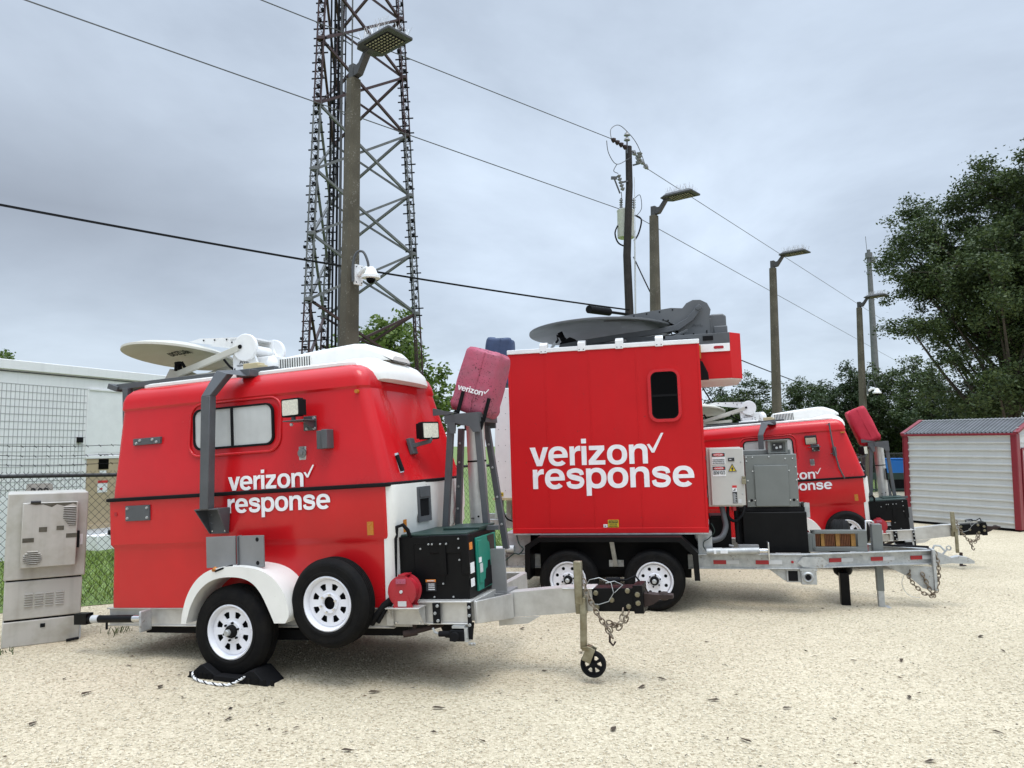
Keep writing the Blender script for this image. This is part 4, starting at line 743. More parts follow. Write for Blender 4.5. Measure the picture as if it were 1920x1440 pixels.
b = MB(); b.bx(-1.6, .66, .195, 2.08, .828, .846); b.build('underframe', 'galv', P); b = MB(); b.bx(-1.5, .55, .42, 1.78, .44, .826); b.bx(-1.5, .45, .45, 1.75, .30, .44); b.build('under_shade_block', 'blackm', P)  # the black boxes are added below the floor to darken the ground beneath
# window
b = MB(); side(b, [rrect(.062, .436, 2.115, 2.732, .105, 8), rrect(.098, .402, 2.15, 2.70, .075, 8)], .03, .172); wn_ = b.build('side_window', 'red', P, bevel=.008, seg=3)
b = MB(); side(b, [rrect(.094, .406, 2.146, 2.704, .08, 8)], .006, .190); b.build('pane', 'glassd', wn_); b = MB(); side(b, [rrect(.094, .406, 2.146, 2.704, .08, 8), rrect(.108, .392, 2.16, 2.69, .068, 8)], .012, .183); b.bx(.10, .40, .184, .196, 2.41, 2.435); b.build('window_gasket', 'blackm', wn_)
bolts(wn_, [(.25, .172, 2.716), (.25, .172, 2.132), (.08, .172, 2.43), (.419, .172, 2.43)], .008, .003, 'red')
# lettering
b = MB(); word(b, 'verizon', -1.374, .025, 1.642, .228, .196); word(b, 'response', -1.345, .528, 1.370, .235, .196); side(b, [[(.02 + a * .195, 1.765 + c * .225) for a, c in [(0, .43), (.14, .46), (.34, .20), (.86, 1), (1, 1), (.42, 0), (.27, 0)]]], .004, .196); b.build('lettering', 'lett', P, smooth=0)
# caution sign
b = MB(); b.bx(-.468, -.345, .194, .198, .912, .998); cs = b.build('caution_sign', 'yellow', P); b = MB(); b.bx(-.460, -.353, .1925, .195, .960, .992); b.build('sign_band', 'dkink', cs); b = MB(); text(b, 'CAUTION', -.452, -.361, .967, .018, .1915, .01, ref='C'); b.build('sign_heading', 'yellow', cs, smooth=0); b = MB(); text(b, 'WATCH STEP', -.452, -.361, .940, .012, .193, .01, ref='W'); text(b, 'LOOSE WHEELS', -.456, -.357, .920, .012, .193, .01, ref='W'); b.build('sign_text', 'dkink', cs, smooth=0)
b = MB(); b.bx(-.522, -.475, .194, .198, .912, .948); sl = b.build('white_sticker', 'paper', P); b = MB(); b.bx(-.51, -.49, .1925, .195, .922, .932); b.build('sticker_print', 'dkink', sl)
# running gear
for x, y in ((.045, .0), (-.935, .0), (.045, 2.0), (-.935, 2.0)):
    e_ = bpy.data.objects.new('wheel', None); COL.objects.link(e_); e_.parent = P; wheel(e_, 'wheel', (x, y, .335), .34, .22, .206, style='round', depth=.02)
b = MB(); b.bar((.045, .2, .335), (.045, 2.0, .335), .08); b.bar((-.935, .2, .335), (-.935, 2.0, .335), .08); b.bx(-1.2, .3, .32, .40, .36, .44); b.build('axle', 'blackm', P)
b = MB(); fo = [(-1.435, .34), (-1.425, .73), (-1.27, .825), (.36, .82), (.535, .645), (.545, .345), (.485, .345), (.475, .62), (.335, .765), (-1.25, .77), (-1.365, .695), (-1.375, .34)]
side(b, [fo], .30, -.012); fd_ = b.build('fender', 'black', P, bevel=.006); b = MB(); b.bx(-1.3, .42, .265, .28, .42, .80); b.build('fender_liner', 'blackm', P); b = MB(); b.bar((-.43, .10, .80), (-.40, .24, .46), .05, .012); b.bx(-.48, -.31, .245, .258, .455, .53); b.build('fender_brace', 'galv', fd_)
# frame
b = MB(); b.bx(-1.75, 1.66, .29, .36, .435, .588); b.bx(-1.75, 1.66, 1.84, 1.91, .435, .588); b.bx(-1.78, -1.70, .29, 1.91, .435, .588); b.bx(-1.76, 1.7, .272, .37, .582, .594); b.bx(-1.76, 1.7, .272, .37, .430, .442)
for x in (-1.68, .60): b.bx(x - .06, x + .10, .30, 1.9, .594, .84)
fr_ = b.build('frame', 'galv', P, bevel=.003)
b = MB()
for s_ in (-1, 1):
    y0 = 1.1 + s_ * .77; y1 = 1.1 + s_ * .06
    b.bar((1.62, y0, .512), (3.17, y1, .462), .008, .150); 
    for zz in (.588, .442): b.bar((1.62, y0 - .02 * s_ * -1, zz), (3.17, y1, zz - .05), .09, .010)
b.bx(3.155, 3.175, .99, 1.21, .36, .56); b.bar((2.3, .64, .5), (2.3, 1.56, .5), .10, .06); side(b, [[(2.62, .39), (3.17, .36), (3.17, .09), (3.03, .12), (2.90, .24)]], .02, .95); b.bar((3.16, .95, .10), (3.16, .95, .56), .03, .06)
b.build('drawbar', 'galv', P, bevel=.002)
b = MB(); side(b, [[(1.60, .50), (1.66, .565), (1.86, .563), (1.92, .50), (1.86, .452), (1.66, .455)]], .012, .268); b.build('gusset_plate', 'galv', P, bevel=.002)
for x0, z0 in ((.70, .505), (1.16, .505)):
    b = MB(); b.bx(x0, x0 + .14, .282, .289, z0 - .022, z0 + .022); q = b.build('red_reflector', 'redlens', P); b = MB(); b.bx(x0 + .142, x0 + .28, .283, .289, z0 - .022, z0 + .022); b.build('silver_reflector', 'silver', P)
b = MB(); b.cyl((1.55, .28, .51), (1.55, .29, .51), .014); b.build('marker_lamp', 'redlens', P)
dA = Vector((1.55, .71, -.05)).normalized()
for t_ in (.22, .53, .83):
    p = Vector((1.62, .33, .512)).lerp(Vector((3.17, 1.04, .462)), t_); nrm = Vector((dA.y, -dA.x, 0))
    b = MB(); b.bar(p + nrm * .009, p + nrm * .009 + dA * .15, .006, .044); b.build('red_reflector', 'redlens', P); b = MB(); b.bar(p + nrm * .009 + dA * .153, p + nrm * .009 + dA * .30, .0055, .044); b.build('silver_reflector', 'silver', P)
b = MB(); b.bx(1.48, 1.66, .30, .40, .285, .43); b.bx(1.63, 1.79, .25, .36, .27, .43); b.loft([[Vector(p) for p in ((1.30, .32, .425), (1.50, .32, .425), (1.50, .38, .425), (1.30, .38, .425))], [Vector(p) for p in ((1.46, .32, .30), (1.50, .32, .30), (1.50, .38, .30), (1.46, .38, .30))]]); sjx = b.build('outrigger_socket', 'galv', P, bevel=.005); b = MB(); b.bx(1.50, 1.60, .295, .302, .30, .41); b.cyl((1.70, .235, .35), (1.70, .252, .35), .028); b.build('socket_opening', 'blackm', sjx); b = MB(); b.lathe([(.03, 0), (.045, -.01), (.06, .0), (.06, .02)], (1.70, .245, .35), (0, 1, 0), 20); b.bx(1.62, 1.80, .245, .25, .42, .445); b.build('socket_flange', 'galv', sjx)
# stowed outrigger pipe
b = MB(); b.cyl((.63, .21, .632), (1.20, .21, .642), .038); b.cyl((.70, .21, .633), (.80, .21, .635), .043); op = b.build('outrigger_pipe', 'galv', P, smooth=50); b = MB(); b.cyl((1.20, .21, .642), (1.29, .21, .643), .026); b.box((1.295, .21, .645), (.014, .14, .19)); b.build('outrigger_foot', 'chrome', op, bevel=.003); b = MB(); b.bx(.78, .86, .163, .174, .618, .65); b.bx(.71, .735, .163, .174, .612, .652); b.build('pipe_label', 'paper', op); b = MB(); b.bx(.98, 1.20, .22, .32, .675, .70); b.cyl((.88, .23, .70), (.93, .23, .69), .012); b.build('pipe_clamp', 'grayl', op)
# electrical cabinet
b = MB(); b.bx(.685, 1.07, .39, .62, 1.12, 1.80); eb = b.build('electrical_cabinet', 'cream', P, bevel=.006); b = MB(); b.bx(.72, 1.098, .345, .39, 1.135, 1.79); ed = b.build('cabinet_door', 'cream', eb, bevel=.008)
def label(x0, x1, z0, z1, m, y=.341, parent=ed, name='warning_label'):
    q_ = MB(); q_.bx(x0, x1, y, y + .005, z0, z1); return q_.build(name, m, parent)
for z0, lines in ((1.605, (('THIS EQUIPMENT', 1.655), ('IS POWERED BY', 1.635), ('MULTIPLE SOURCES', 1.614))), (1.47, (('120/240 VOLTS', 1.492),))):
    l_ = label(.745, .895, z0, z0 + .115 + (.02 if z0 > 1.5 else 0), 'paper'); top = z0 + .115 + (.02 if z0 > 1.5 else 0); label(.748, .892, top - .045, top - .003, 'dkink', .3385, l_, 'label_band'); q = MB(); side(q, [circ(.82, top - .024, .018, 20, 3.4)], .003, .3365); q.build('label_oval', 'redink', l_); q = MB(); text(q, 'DANGER', .772, .868, top - .032, .016, .335, .012, ref='D'); q.build('label_heading', 'paper', l_, smooth=0)
    q = MB()
    for s_, z in lines: text(q, s_, .753, .887, z, .012 if z0 > 1.5 else .038, .339, .012, ref='T')
    q.build('label_text', 'dkink', l_, smooth=0)
q = MB(); side(q, [[(.92, 1.522), (1.015, 1.522), (.9675, 1.612)]], .004, .341); tr_ = q.build('hazard_triangle', 'yellow', ed); q = MB(); side(q, [[(.92, 1.522), (1.015, 1.522), (.9675, 1.612)], [(.931, 1.528), (1.004, 1.528), (.9675, 1.598)]], .004, .339); side(q, [circ(.9675, 1.553, .013, 10), ], .003, .339); q.bx(.963, .972, .338, .341, 1.53, 1.575); q.build('triangle_mark', 'dkink', tr_, smooth=0)
q = MB(); q.bx(.925, .995, .338, .344, 1.64, 1.678); ms_ = q.build('meter_screen', 'dkink', ed); q = MB(); q.bx(.938, .962, .3365, .339, 1.655, 1.664); q.build('meter_text', 'silver', ms_)
l_ = label(.955, 1.005, 1.16, 1.36, 'dkink'); label(.955, 1.005, 1.335, 1.362, 'redink', .3395, l_, 'label_band'); lw_ = label(.955, 1.005, 1.29, 1.335, 'paper', .3395, l_, 'label_picture'); q = MB(); q.bar((.965, .339, 1.30), (.995, .339, 1.325), .004, .006); q.bar((.975, .339, 1.325), (.985, .339, 1.30), .004, .006); q.build('picture_mark', 'dkink', lw_)
q = MB()
for k in range(12): q.bx(.960, 1.0 - .008 * (k % 3), .3395, .342, 1.168 + k * .009, 1.172 + k * .009)
q.build('label_text', 'silver', l_); label(1.015, 1.05, 1.16, 1.205, 'silver')
q = MB(); q.cyl((1.085, .335, 1.44), (1.085, .35, 1.44), .02); q.box((1.085, .32, 1.405), (.045, .02, .055)); q.tube([(1.07, .322, 1.43), (1.07, .322, 1.465), (1.10, .322, 1.465), (1.10, .322, 1.43)], .006); q.build('padlock', 'zinc', ed, bevel=.003); bolts(ed, [(1.065, .345, 1.63), (1.065, .345, 1.265)], .01, .004, 'galv')
q = MB(); q.tube(smooth_path([(.83, .45, 1.13), (.85, .42, 1.0), (.86, .40, .88), (.80, .36, .77), (.66, .34, .735), (.62, .34, .735)]), .033, 10); q.build('conduit', 'gray', P, smooth=60); q = MB(); q.tube(smooth_path([(.62, .34, .735), (.56, .34, .74), (.53, .34, .80), (.535, .35, .85)]), .03, 10); q.cyl((.645, .34, .735), (.61, .34, .735), .042); q.build('conduit_elbow', 'galv', P, smooth=50); q = MB(); q.tube(smooth_path([(.90, .47, 1.12), (.90, .45, 1.0), (.97, .45, .95), (1.06, .5, 1.02), (1.09, .55, 1.12)]), .018, 8); q.tube([(.985, .5, 1.12), (.99, .5, .7)], .022, 8); q.build('power_cable', 'blackm', P, smooth=60); q = MB(); q.cyl((.965, .45, 1.12), (.965, .45, 1.07), .028); q.build('cable_gland', 'redreel', P)
q = MB(); q.tube(smooth_path([(.70, .28, .94), (.73, .27, .85), (.66, .27, .77), (.61, .27, .74), (.60, .27, .68), (.64, .26, .62)]), .005, 5); q.build('ground_wire', 'greend', P)
# black battery box, tank and generator behind
b = MB(); b.bx(.69, .93, .62, 1.2, .60, .98); b.bx(.70, .92, .60, .63, .965, 1.0); b.build('battery_box', 'black', P, bevel=.006)
b = MB(); b.bx(1.06, 1.775, .60, 1.5, .565, 1.035); tk = b.build('fuel_tank', 'black', P, bevel=.012); b = MB(); b.bx(1.03, 1.76, .62, 1.5, 1.04, 1.085); b.bx(1.02, 1.10, .64, 1.5, .60, 1.03); b.build('tank_rail', 'blackm', tk)
b = MB(); b.bx(1.125, 1.705, .62, 1.45, 1.09, 1.70); b.bx(1.10, 1.66, .75, 1.4, 1.70, 1.755); ge = b.build('generator', 'ggen', P, bevel=.008)
b = MB(); b.bx(1.225, 1.60, .598, .622, 1.10, 1.575); b.build('access_panel', 'ggen', ge, bevel=.006); bolts(ge, [(1.145, .62, 1.675), (1.215, .62, 1.675), (1.40, .62, 1.675), (1.58, .62, 1.65), (1.66, .62, 1.65), (1.145, .62, 1.63), (1.21, .62, 1.51), (1.615, .62, 1.51), (1.15, .62, 1.40), (1.69, .62, 1.40), (1.69, .62, 1.55), (1.22, .62, 1.17), (1.15, .62, 1.16), (1.61, .62, 1.17), (1.685, .62, 1.17)], .010, .008, 'chrome'); bolts(ge, [(1.18, .62, 1.17), (1.65, .62, 1.17)], .017, .004, 'blackm')
b = MB(); side(b, [rrect(1.40, 1.62, 1.71, 1.86, .004), rrect(1.43, 1.595, 1.725, 1.845, .004)], .02, .66); b.bx(1.40, 1.62, .70, .95, 1.71, 1.86); b.bx(1.39, 1.63, .64, .95, 1.86, 1.868); cpn = b.build('control_box', 'ggen', ge, bevel=.003); b = MB(); b.bx(1.455, 1.57, .685, .70, 1.745, 1.83); cpp = b.build('control_panel', 'dkink', cpn); b = MB(); b.bx(1.465, 1.485, .682, .686, 1.805, 1.815); b.cyl((1.50, .68, 1.775), (1.50, .69, 1.775), .015); b.bx(1.53, 1.555, .682, .686, 1.77, 1.80); b.build('panel_marks', 'silver', cpp)
b = MB(); b.bx(1.76, 1.82, .66, .68, .96, 1.13); b.bx(1.72, 1.80, .70, .72, 1.08, 1.13); b.build('mount_bracket', 'galv', P); b = MB(); b.cyl((1.74, .68, 1.11), (1.76, .66, 1.11), .03); b.build('fuel_cap', 'wood', P)
# steel tray with timber cribbing, spare tyre behind it
b = MB(); x0, x1, z0, z1 = 1.83, 2.42, .570, .805
b.bx(x0, x1, .70, .735, z0, z0 + .05); b.bx(x0, x1, .70, .735, z1 - .035, z1); b.bx(x0, x0 + .035, .70, .735, z0, z1); b.bx(x1 - .10, x1, .70, .735, z0 + .05, z1 - .035); b.bx(x0, x1, .735, .83, z0, z0 + .01); b.bx(x0, x0 + .01, .735, .83, z0, z1); b.bx(x1 - .01, x1, .735, .83, z0, z1); b.bx(x0, x1, .82, .83, z0, z1); b.bx(x0 - .11, x0, .70, .83, z0, z1 - .03); cb = b.build('cribbing_tray', 'ggen', P, bevel=.003)
M['timber'] = mat('stained_timber', (0.20, 0.065, 0.018), .6, var=.45, scale=22); M['timberl'] = mat('yellow_timber', (0.40, 0.20, 0.045), .6, var=.3, scale=12)
for k, (xa, xb, m_) in enumerate(((1.87, 1.925, 'timber'), (1.93, 1.97, 'timberl'), (1.975, 2.085, 'timber'), (2.09, 2.135, 'timberl'), (2.14, 2.25, 'timber'), (2.255, 2.305, 'timberl'))):
    b = MB()
    if m_ == 'timber':
        n_ = int((xb - xa) / .018)
        for j in range(n_): b.bx(xa + j * .018, xa + j * .018 + .014, .745, .81, .62, .765)
    else: b.bx(xa, xb, .738, .812, .622, .768)
    b.build('timber_block', m_, cb, bevel=.002)
e_ = bpy.data.objects.new('spare_wheel', None); COL.objects.link(e_); e_.parent = P; e_.matrix_local = Matrix.Translation((2.05, .95, .565)) @ Matrix.Rotation(R(90), 4, 'Z') @ Matrix.Rotation(0, 4, 'Y'); wheel(e_, 'spare', (0, -.18, 0), .335, .22, .19, style='round', hub=False)
e_.matrix_local = Matrix.Translation((2.15, 1.19, .555)) @ Matrix.Rotation(R(76), 4, 'Z')
b = MB(); b.bx(2.13, 2.23, .86, .96, -.07, .30); b.build('support_leg', 'black', P, bevel=.004)
b = MB(); b.bx(2.505, 2.615, .84, .95, .50, .86); b.bx(2.525, 2.60, .86, .935, .10, .55); jk = b.build('jack', 'ggen', P, bevel=.005); b = MB(); b.bx(2.53, 2.595, .865, .93, -.085, .15); b.box((2.56, .9, -.088), (.19, .17, .012)); b.build('jack_leg', 'galv', jk, bevel=.003); b = MB(); b.tube([(2.53, .86, .88), (2.50, .83, .90), (2.44, .82, .90), (2.43, .82, .75), (2.43, .82, .62)], .013, 8); b.build('crank', 'chrome', jk, smooth=60); b = MB(); b.cyl((2.43, .82, .63), (2.43, .82, .56), .02); b.build('crank_grip', 'redreel', jk)
b = MB(); b.tube(smooth_path([(2.62, .9, .62), (2.8, .97, .60), (3.0, 1.03, .585), (3.15, 1.08, .57)]), .014, 6); b.build('brake_cable', 'blackm', P)
b = MB(); b.loft([[Vector((x, 1.1 + s_ * w_, z)) for s_, z in ((-1, zb), (1, zb), (1, zt), (-1, zt))] for x, w_, zb, zt in ((3.17, .07, .36, .54), (3.28, .06, .38, .50), (3.38, .05, .39, .45), (3.46, .055, .385, .47), (3.56, .05, .385, .45), (3.62, .03, .385, .41))]); b.tube([(3.20, 1.1, .54), (3.22, 1.1, .585), (3.28, 1.1, .58), (3.33, 1.1, .52)], .012, 6); b.lathe([(.018, 0), (.03, 0), (.03, .012), (.018, .012)], (3.36, 1.06, .56), (0, 1, 0), 12); b.tube([(3.28, 1.1, .46), (3.36, 1.1, .55)], .010, 6); b.build('coupler', 'galv', P, smooth=50)
chain(P, [(3.19, .99, .53), (3.21, .96, .40), (3.20, .95, .25), (3.16, .93, .10), (3.10, .92, .04), (3.02, .92, .07), (2.93, .93, .16), (2.88, .93, .25), (2.90, .94, .32)], .030, .0065); chain(P, [(3.02, .93, .30), (3.06, .93, .20), (3.10, .93, .08), (3.14, .94, .03)], .030, .0065)
b = MB(); b.tube(smooth_path([(2.86, .92, .33), (2.80, .92, .18), (2.86, .92, .05), (2.98, .92, .02)]), .003, 5); b.build('breakaway_cable', 'galv', P)
# front hood over the air conditioner
b = MB(); hood = [(.663, .50), (1.03, .50), (1.16, .66), (1.16, 1.55), (1.03, 1.70), (.663, 1.70)]; b.loft([[Vector((x, y, z)) for x, y in hood] for z in (2.615, 2.99)]); b.loft([[Vector(p) for p in ((1.03, .50, z), (1.16, .66, z), (1.16, 1.55, z), (1.03, 1.70, z), (1.02, 1.68, z), (1.14, 1.54, z), (1.14, .67, z), (1.02, .52, z))] for z in (2.98, 3.16)]); hd_ = b.build('front_hood', 'redflat', P, bevel=.004)
b = MB(); b.bx(.67, 1.025, .485, .51, 2.935, 3.03); b.bx(.67, 1.02, .51, 1.7, 2.99, 3.03); hb_ = b.build('hood_trim', 'whitem', hd_, bevel=.004); b = MB(); side(b, [rrect(.84, .955, 2.968, 3.002, .016)], .006, .481); b.build('hood_lamp', 'redlens', hb_); b = MB(); b.bx(.67, .69, .45, .50, 2.86, 3.02); b.build('corner_lamp', 'amber', P)
b = MB(); b.loft([[Vector((x, y, z)) for x, y in [(.663 + (a - .663) * .97, 1.1 + (c - 1.1) * .97) for a, c in hood]] for z in (2.604, 2.616)]); b.build('hood_floor', 'bwall', hd_); b = MB(); b.prism([(.664, 2.83), (.70, 2.82), (.76, 2.68), (.765, 2.60), (.664, 2.60)], 'xz', .40, .46); b.build('vent_cowl', 'blackm', P, bevel=.006)
# dish
dish, rm = satellite_dish(P, (-.56, 1.12, 3.335), .945, (-2.2, 0), 'graydish', None)
b = MB()
for y_ in (.80, 1.38): side(b, [[(.46, 3.17), (.82, 3.17), (.82, 3.40), (.84, 3.50), (.80, 3.585), (.72, 3.63), (.63, 3.635), (.55, 3.60), (.50, 3.54), (.36, 3.555), (-.10, 3.51), (-.50, 3.475), (-.48, 3.44), (.30, 3.40), (.42, 3.32)]], .04, y_)
b.bx(-.3, .6, .84, 1.4, 3.43, 3.46); b.cyl((.65, .84, 3.46), (.65, 1.38, 3.46), .10); b.bx(.44, .84, .84, 1.38, 3.16, 3.40); pos = b.build('positioner', 'graydish', P, bevel=.006)
b = MB(); b.loft([[Vector(p) for p in ((x, .86, z0), (x, .86, z1), (x, 1.34, z1), (x, 1.34, z0))] for x, z0, z1 in ((.80, 3.23, 3.43), (.85, 3.20, 3.45), (.98, 3.20, 3.45), (1.02, 3.24, 3.42))]); b.bx(.86, 1.03, .85, .90, 3.20, 3.30); b.build('motor_housing', 'graydish', pos, bevel=.015)
b = MB(); b.prism([(.745, 3.53), (.70, 3.565), (.665, 3.53), (.55, 3.40), (.40, 3.325), (.15, 3.29), (-.30, 3.255), (-.72, 3.215), (-1.05, 3.175), (-1.07, 3.115), (-.70, 3.145), (.18, 3.225), (.45, 3.26), (.62, 3.37)], 'xz', .73, .77); b.prism([(.745, 3.53), (.70, 3.565), (.665, 3.53), (.55, 3.40), (.40, 3.325), (.15, 3.29), (-.30, 3.255), (-.72, 3.215), (-1.05, 3.175), (-1.07, 3.115), (-.70, 3.145), (.18, 3.225), (.45, 3.26), (.62, 3.37)], 'xz', 1.45, 1.49); fa = b.build('feed_arm', 'gray', pos, bevel=.004)
bolts(pos, [(.685, .73, 3.515)], .03, .012, 'gray', 'pivot_pin'); bolts(pos, [(x, .80, z) for x, z in ((.50, 3.21), (.50, 3.235), (.78, 3.21), (.78, 3.235), (.62, 3.21), (.38, 3.53), (.22, 3.515), (.06, 3.50), (-.1, 3.485), (.1, 3.42), (.18, 3.415), (.26, 3.41), (.32, 3.40))], .011, .005, 'blackm')
b = MB(); side(b, [[(-1.06, 3.20), (-.93, 3.27), (-.86, 3.24), (-.80, 3.13), (-1.05, 3.08)]], .30, .80); b.cyl((-1.02, .95, 3.22), (-1.08, .95, 3.36), .035); b.tube([(-.98, .82, 3.25), (-1.10, .80, 3.30), (-1.08, .80, 3.24), (-1.18, .78, 3.12), (-1.22, .78, 3.06)], .016, 6); b.build('feed_horn', 'blackm', fa); b = MB(); b.box((-1.14, .775, 3.17), (.09, .008, .035), rot=(0, -50, 0)); b.build('feed_label', 'silver', fa)
b = MB(); b.bx(-.9, .62, .50, .62, 3.062, 3.12); b.bx(-.9, .62, 1.6, 1.7, 3.062, 3.12); b.bx(.30, 1.02, .62, 1.6, 3.062, 3.165); b.bx(.28, 1.03, .50, .62, 3.03, 3.16); b.bx(-.2, .22, .70, .80, 3.12, 3.20); b.bx(-.55, -.3, .8, 1.3, 3.062, 3.17); b.bar((.25, .6, 3.10), (.55, .66, 3.24), .03); b.build('dish_mount', 'gray', P, bevel=.003)
b = MB(); b.bx(.72, .84, .494, .50, 3.075, 3.13); b.build('mount_latch', 'blackm', P)
b = MB(); text(b, 'AvL', .60, .74, 3.30, .035, .796, 0, ref='A'); b.build('maker_mark', 'gray', pos, smooth=0)
for c_, r0 in (((-1.66, .27, .70), .05),):
    b = MB(); b.cyl((-1.85, .25, .66), (-1.62, .27, .66), .03); b.cyl((-1.70, .24, .66), (-1.62, .25, .66), .042); b.build('rear_outrigger', 'silver', P)
b = MB(); b.tube(smooth_path([(-1.58, .24, .84), (-1.55, .23, .72), (-1.50, .23, .66), (-1.55, .22, .60), (-1.62, .24, .60), (-1.75, .24, .50)]), .008, 6); b.build('ground_wire', 'greend', P); b = MB(); b.lathe([(.04, 0), (.055, 0), (.055, .01), (.04, .01)], (-1.52, .29, .72), (0, 1, 0), 20); b.bx(-1.62, -1.42, .295, .30, .60, .84); b.build('hanger_plate', 'galv', P)

# ================================================================ white box trailer hidden behind
t4 = thing('cargo_trailer', 'white box trailer mostly hidden behind the red box trailer', 'trailer'); M4 = pose(t4, -.27, 11.75, 0, -10, 0); P = t4
b = MB(); b.bx(0, 2.3, 0, 1.5, 1.03, 2.75); wb_ = b.build('body', 'whitem', P, bevel=.01); bolts(wb_, [(x, 0, z) for x in (.06, .17) for z in (2.6, 2.35, 2.1, 1.85, 1.6, 1.35, 1.15)] + [(.30, 0, 1.42), (.02, 0, 1.42)], .008, .004, 'galv')
b = MB(); b.bx(-.02, 2.32, -.012, 1.5, 1.0, 1.035); b.build('bottom_rail', 'tan', P); b = MB(); b.bx(.02, .14, -.006, .0, 1.06, 1.12); cs = b.build('caution_sign', 'yellow', P); b = MB(); text(b, 'CAUTION', .03, .13, 1.08, .02, -.009, .012, ref='C'); b.build('sign_text', 'dkink', cs, smooth=0)
b = MB(); b.bx(-.4, 2.6, .2, .3, .55, .68); b.bx(-.4, 2.6, 1.2, 1.3, .55, .68); b.bx(.14, .22, .25, 1.3, .68, 1.0); b.bx(1.9, 2.0, .25, 1.3, .68, 1.0); b.build('frame', 'galv', P, bevel=.004)
for x, y in ((1.0, 0.05), (1.0, 1.25)):
    e_ = bpy.data.objects.new('wheel', None); COL.objects.link(e_); e_.parent = P; wheel(e_, 'wheel', (x, y, .34), .34, .2, .2, style='round')
b = MB(); b.cyl((-.02, .5, .68), (-.02, .5, 2.74), .07, n=20); b.cyl((.16, .45, 2.6), (.16, .45, 2.92), .05); mm = b.build('mast', 'alu', P, smooth=50); b = MB(); b.box((.10, .40, 2.84), (.14, .12, .16)); b.tube([(-.05, .42, 2.95), (-.06, .42, 2.8), (-.04, .43, 2.6)], .012); b.build('mast_bracket', 'gray', mm)
b = MB(); b.tube(smooth_path([(.12, -.01, 1.0), (.14, -.02, .85), (.20, -.02, .72), (.30, .1, .66)]), .012, 6); b.build('cable', 'blackm', P)
mast_cover('mast_cover', (-.03, .45, 2.86), 3, .47, .40, .74, 'bagblue', 'dark blue fabric cover on the hidden white trailer mast', M4, straps=False, seed=9, shift=False, group='fabric covers on the mast heads')
# ================================================================ light poles in a row
def spikes(root, pts, h=.13):
    b = MB()
    for p in pts:
        for k in range(3):
            d = Vector((rng.normal(0, .35), rng.normal(0, .35), 1)).normalized() * h; b.cyl(p, Vector(p) + d, .0022, .0018, 3)
    return b.build('bird_spikes', 'spike', root, smooth=0)
def light_pole(x, y, ztop, rot, label):
    t = thing('light_pole', label, 'light pole', (x, y, 0), (0, 0, R(rot)), group='concrete light poles standing in a row')
    b = MB(); secs = []
    for z in np.linspace(0, ztop, 5):
        hw = .125 - (.125 - .077) * z / ztop; c_ = hw * .32; secs.append([Vector((a, q, z)) for a, q in ((hw, -hw + c_), (hw, hw - c_), (hw - c_, hw), (-hw + c_, hw), (-hw, hw - c_), (-hw, -hw + c_), (-hw + c_, -hw), (hw - c_, -hw))])
    b.loft(secs); b.build('pole', 'concrete', t, smooth=20)
    b = MB(); b.box((0, 0, ztop + .10), (.10, .10, .20)); b.prism([(.05, ztop + .02), (.05, ztop + .16), (.14, ztop + .16), (.27, ztop + .315), (.40, ztop + .33), (.40, ztop + .27), (.30, ztop + .25), (.14, ztop + .03)], 'xz', -.045, .045); b.cyl((0, 0, ztop - .01), (0, 0, ztop + .02), .055); b.build('arm', 'bronze', t, bevel=.006)
    b = MB(); z = ztop + .34
    b.loft([[Vector(p) for p in ((.22, -.12, z - .05), (.34, -.20, z - .06), (.93, -.20, z - .06), (.95, -.19, z - .06), (.95, .19, z - .06), (.93, .20, z - .06), (.34, .20, z - .06), (.22, .12, z - .05))], [Vector(p) for p in ((.22, -.12, z - .03), (.34, -.20, z - .03), (.93, -.20, z - .03), (.95, -.19, z - .03), (.95, .19, z - .03), (.93, .20, z - .03), (.34, .20, z - .03), (.22, .12, z - .03))], [Vector(p) for p in ((.25, -.09, z), (.36, -.15, z + .02), (.86, -.15, z + .02), (.88, -.14, z + .02), (.88, .14, z + .02), (.86, .15, z + .02), (.36, .15, z + .02), (.25, .09, z))]])
    hd = b.build('lamp_head', 'bronze', t, bevel=.004); b = MB()
    b.bx(.40, .86, -.145, .145, z - .066, z - .06); pn_ = b.build('led_panel', 'blackm', hd); b = MB()
    for i in range(8):
        for j in range(6): b.box((.435 + i * .056, -.12 + j * .048, z - .069), (.030, .018, .008))
    b.build('led_optics', 'led', pn_); spikes(hd, [(.36 + .04 * i, s_ * .16, z + .0) for i in range(14) for s_ in (-1, 0, 1)])
    return t
PL = [(663, 150, 9.5), (1226, 405, 15.1), (1449, 503, 19.6), (1611, 577, 25.2)]
LB = ['tallest looking concrete light pole, nearest, rising behind the white roofed trailer', 'second concrete light pole, right beside the dark wooden utility pole', 'third concrete light pole, behind the farther red trailer roof', 'farthest and smallest concrete light pole, in front of the distant grey mast']
poles = []
for (a, c, Y), l_ in zip(PL, LB):
    p = at(a, c, Y); poles.append(light_pole(p.x, p.y, p.z, (-41, -40, -44, -52)[len(poles)], l_))
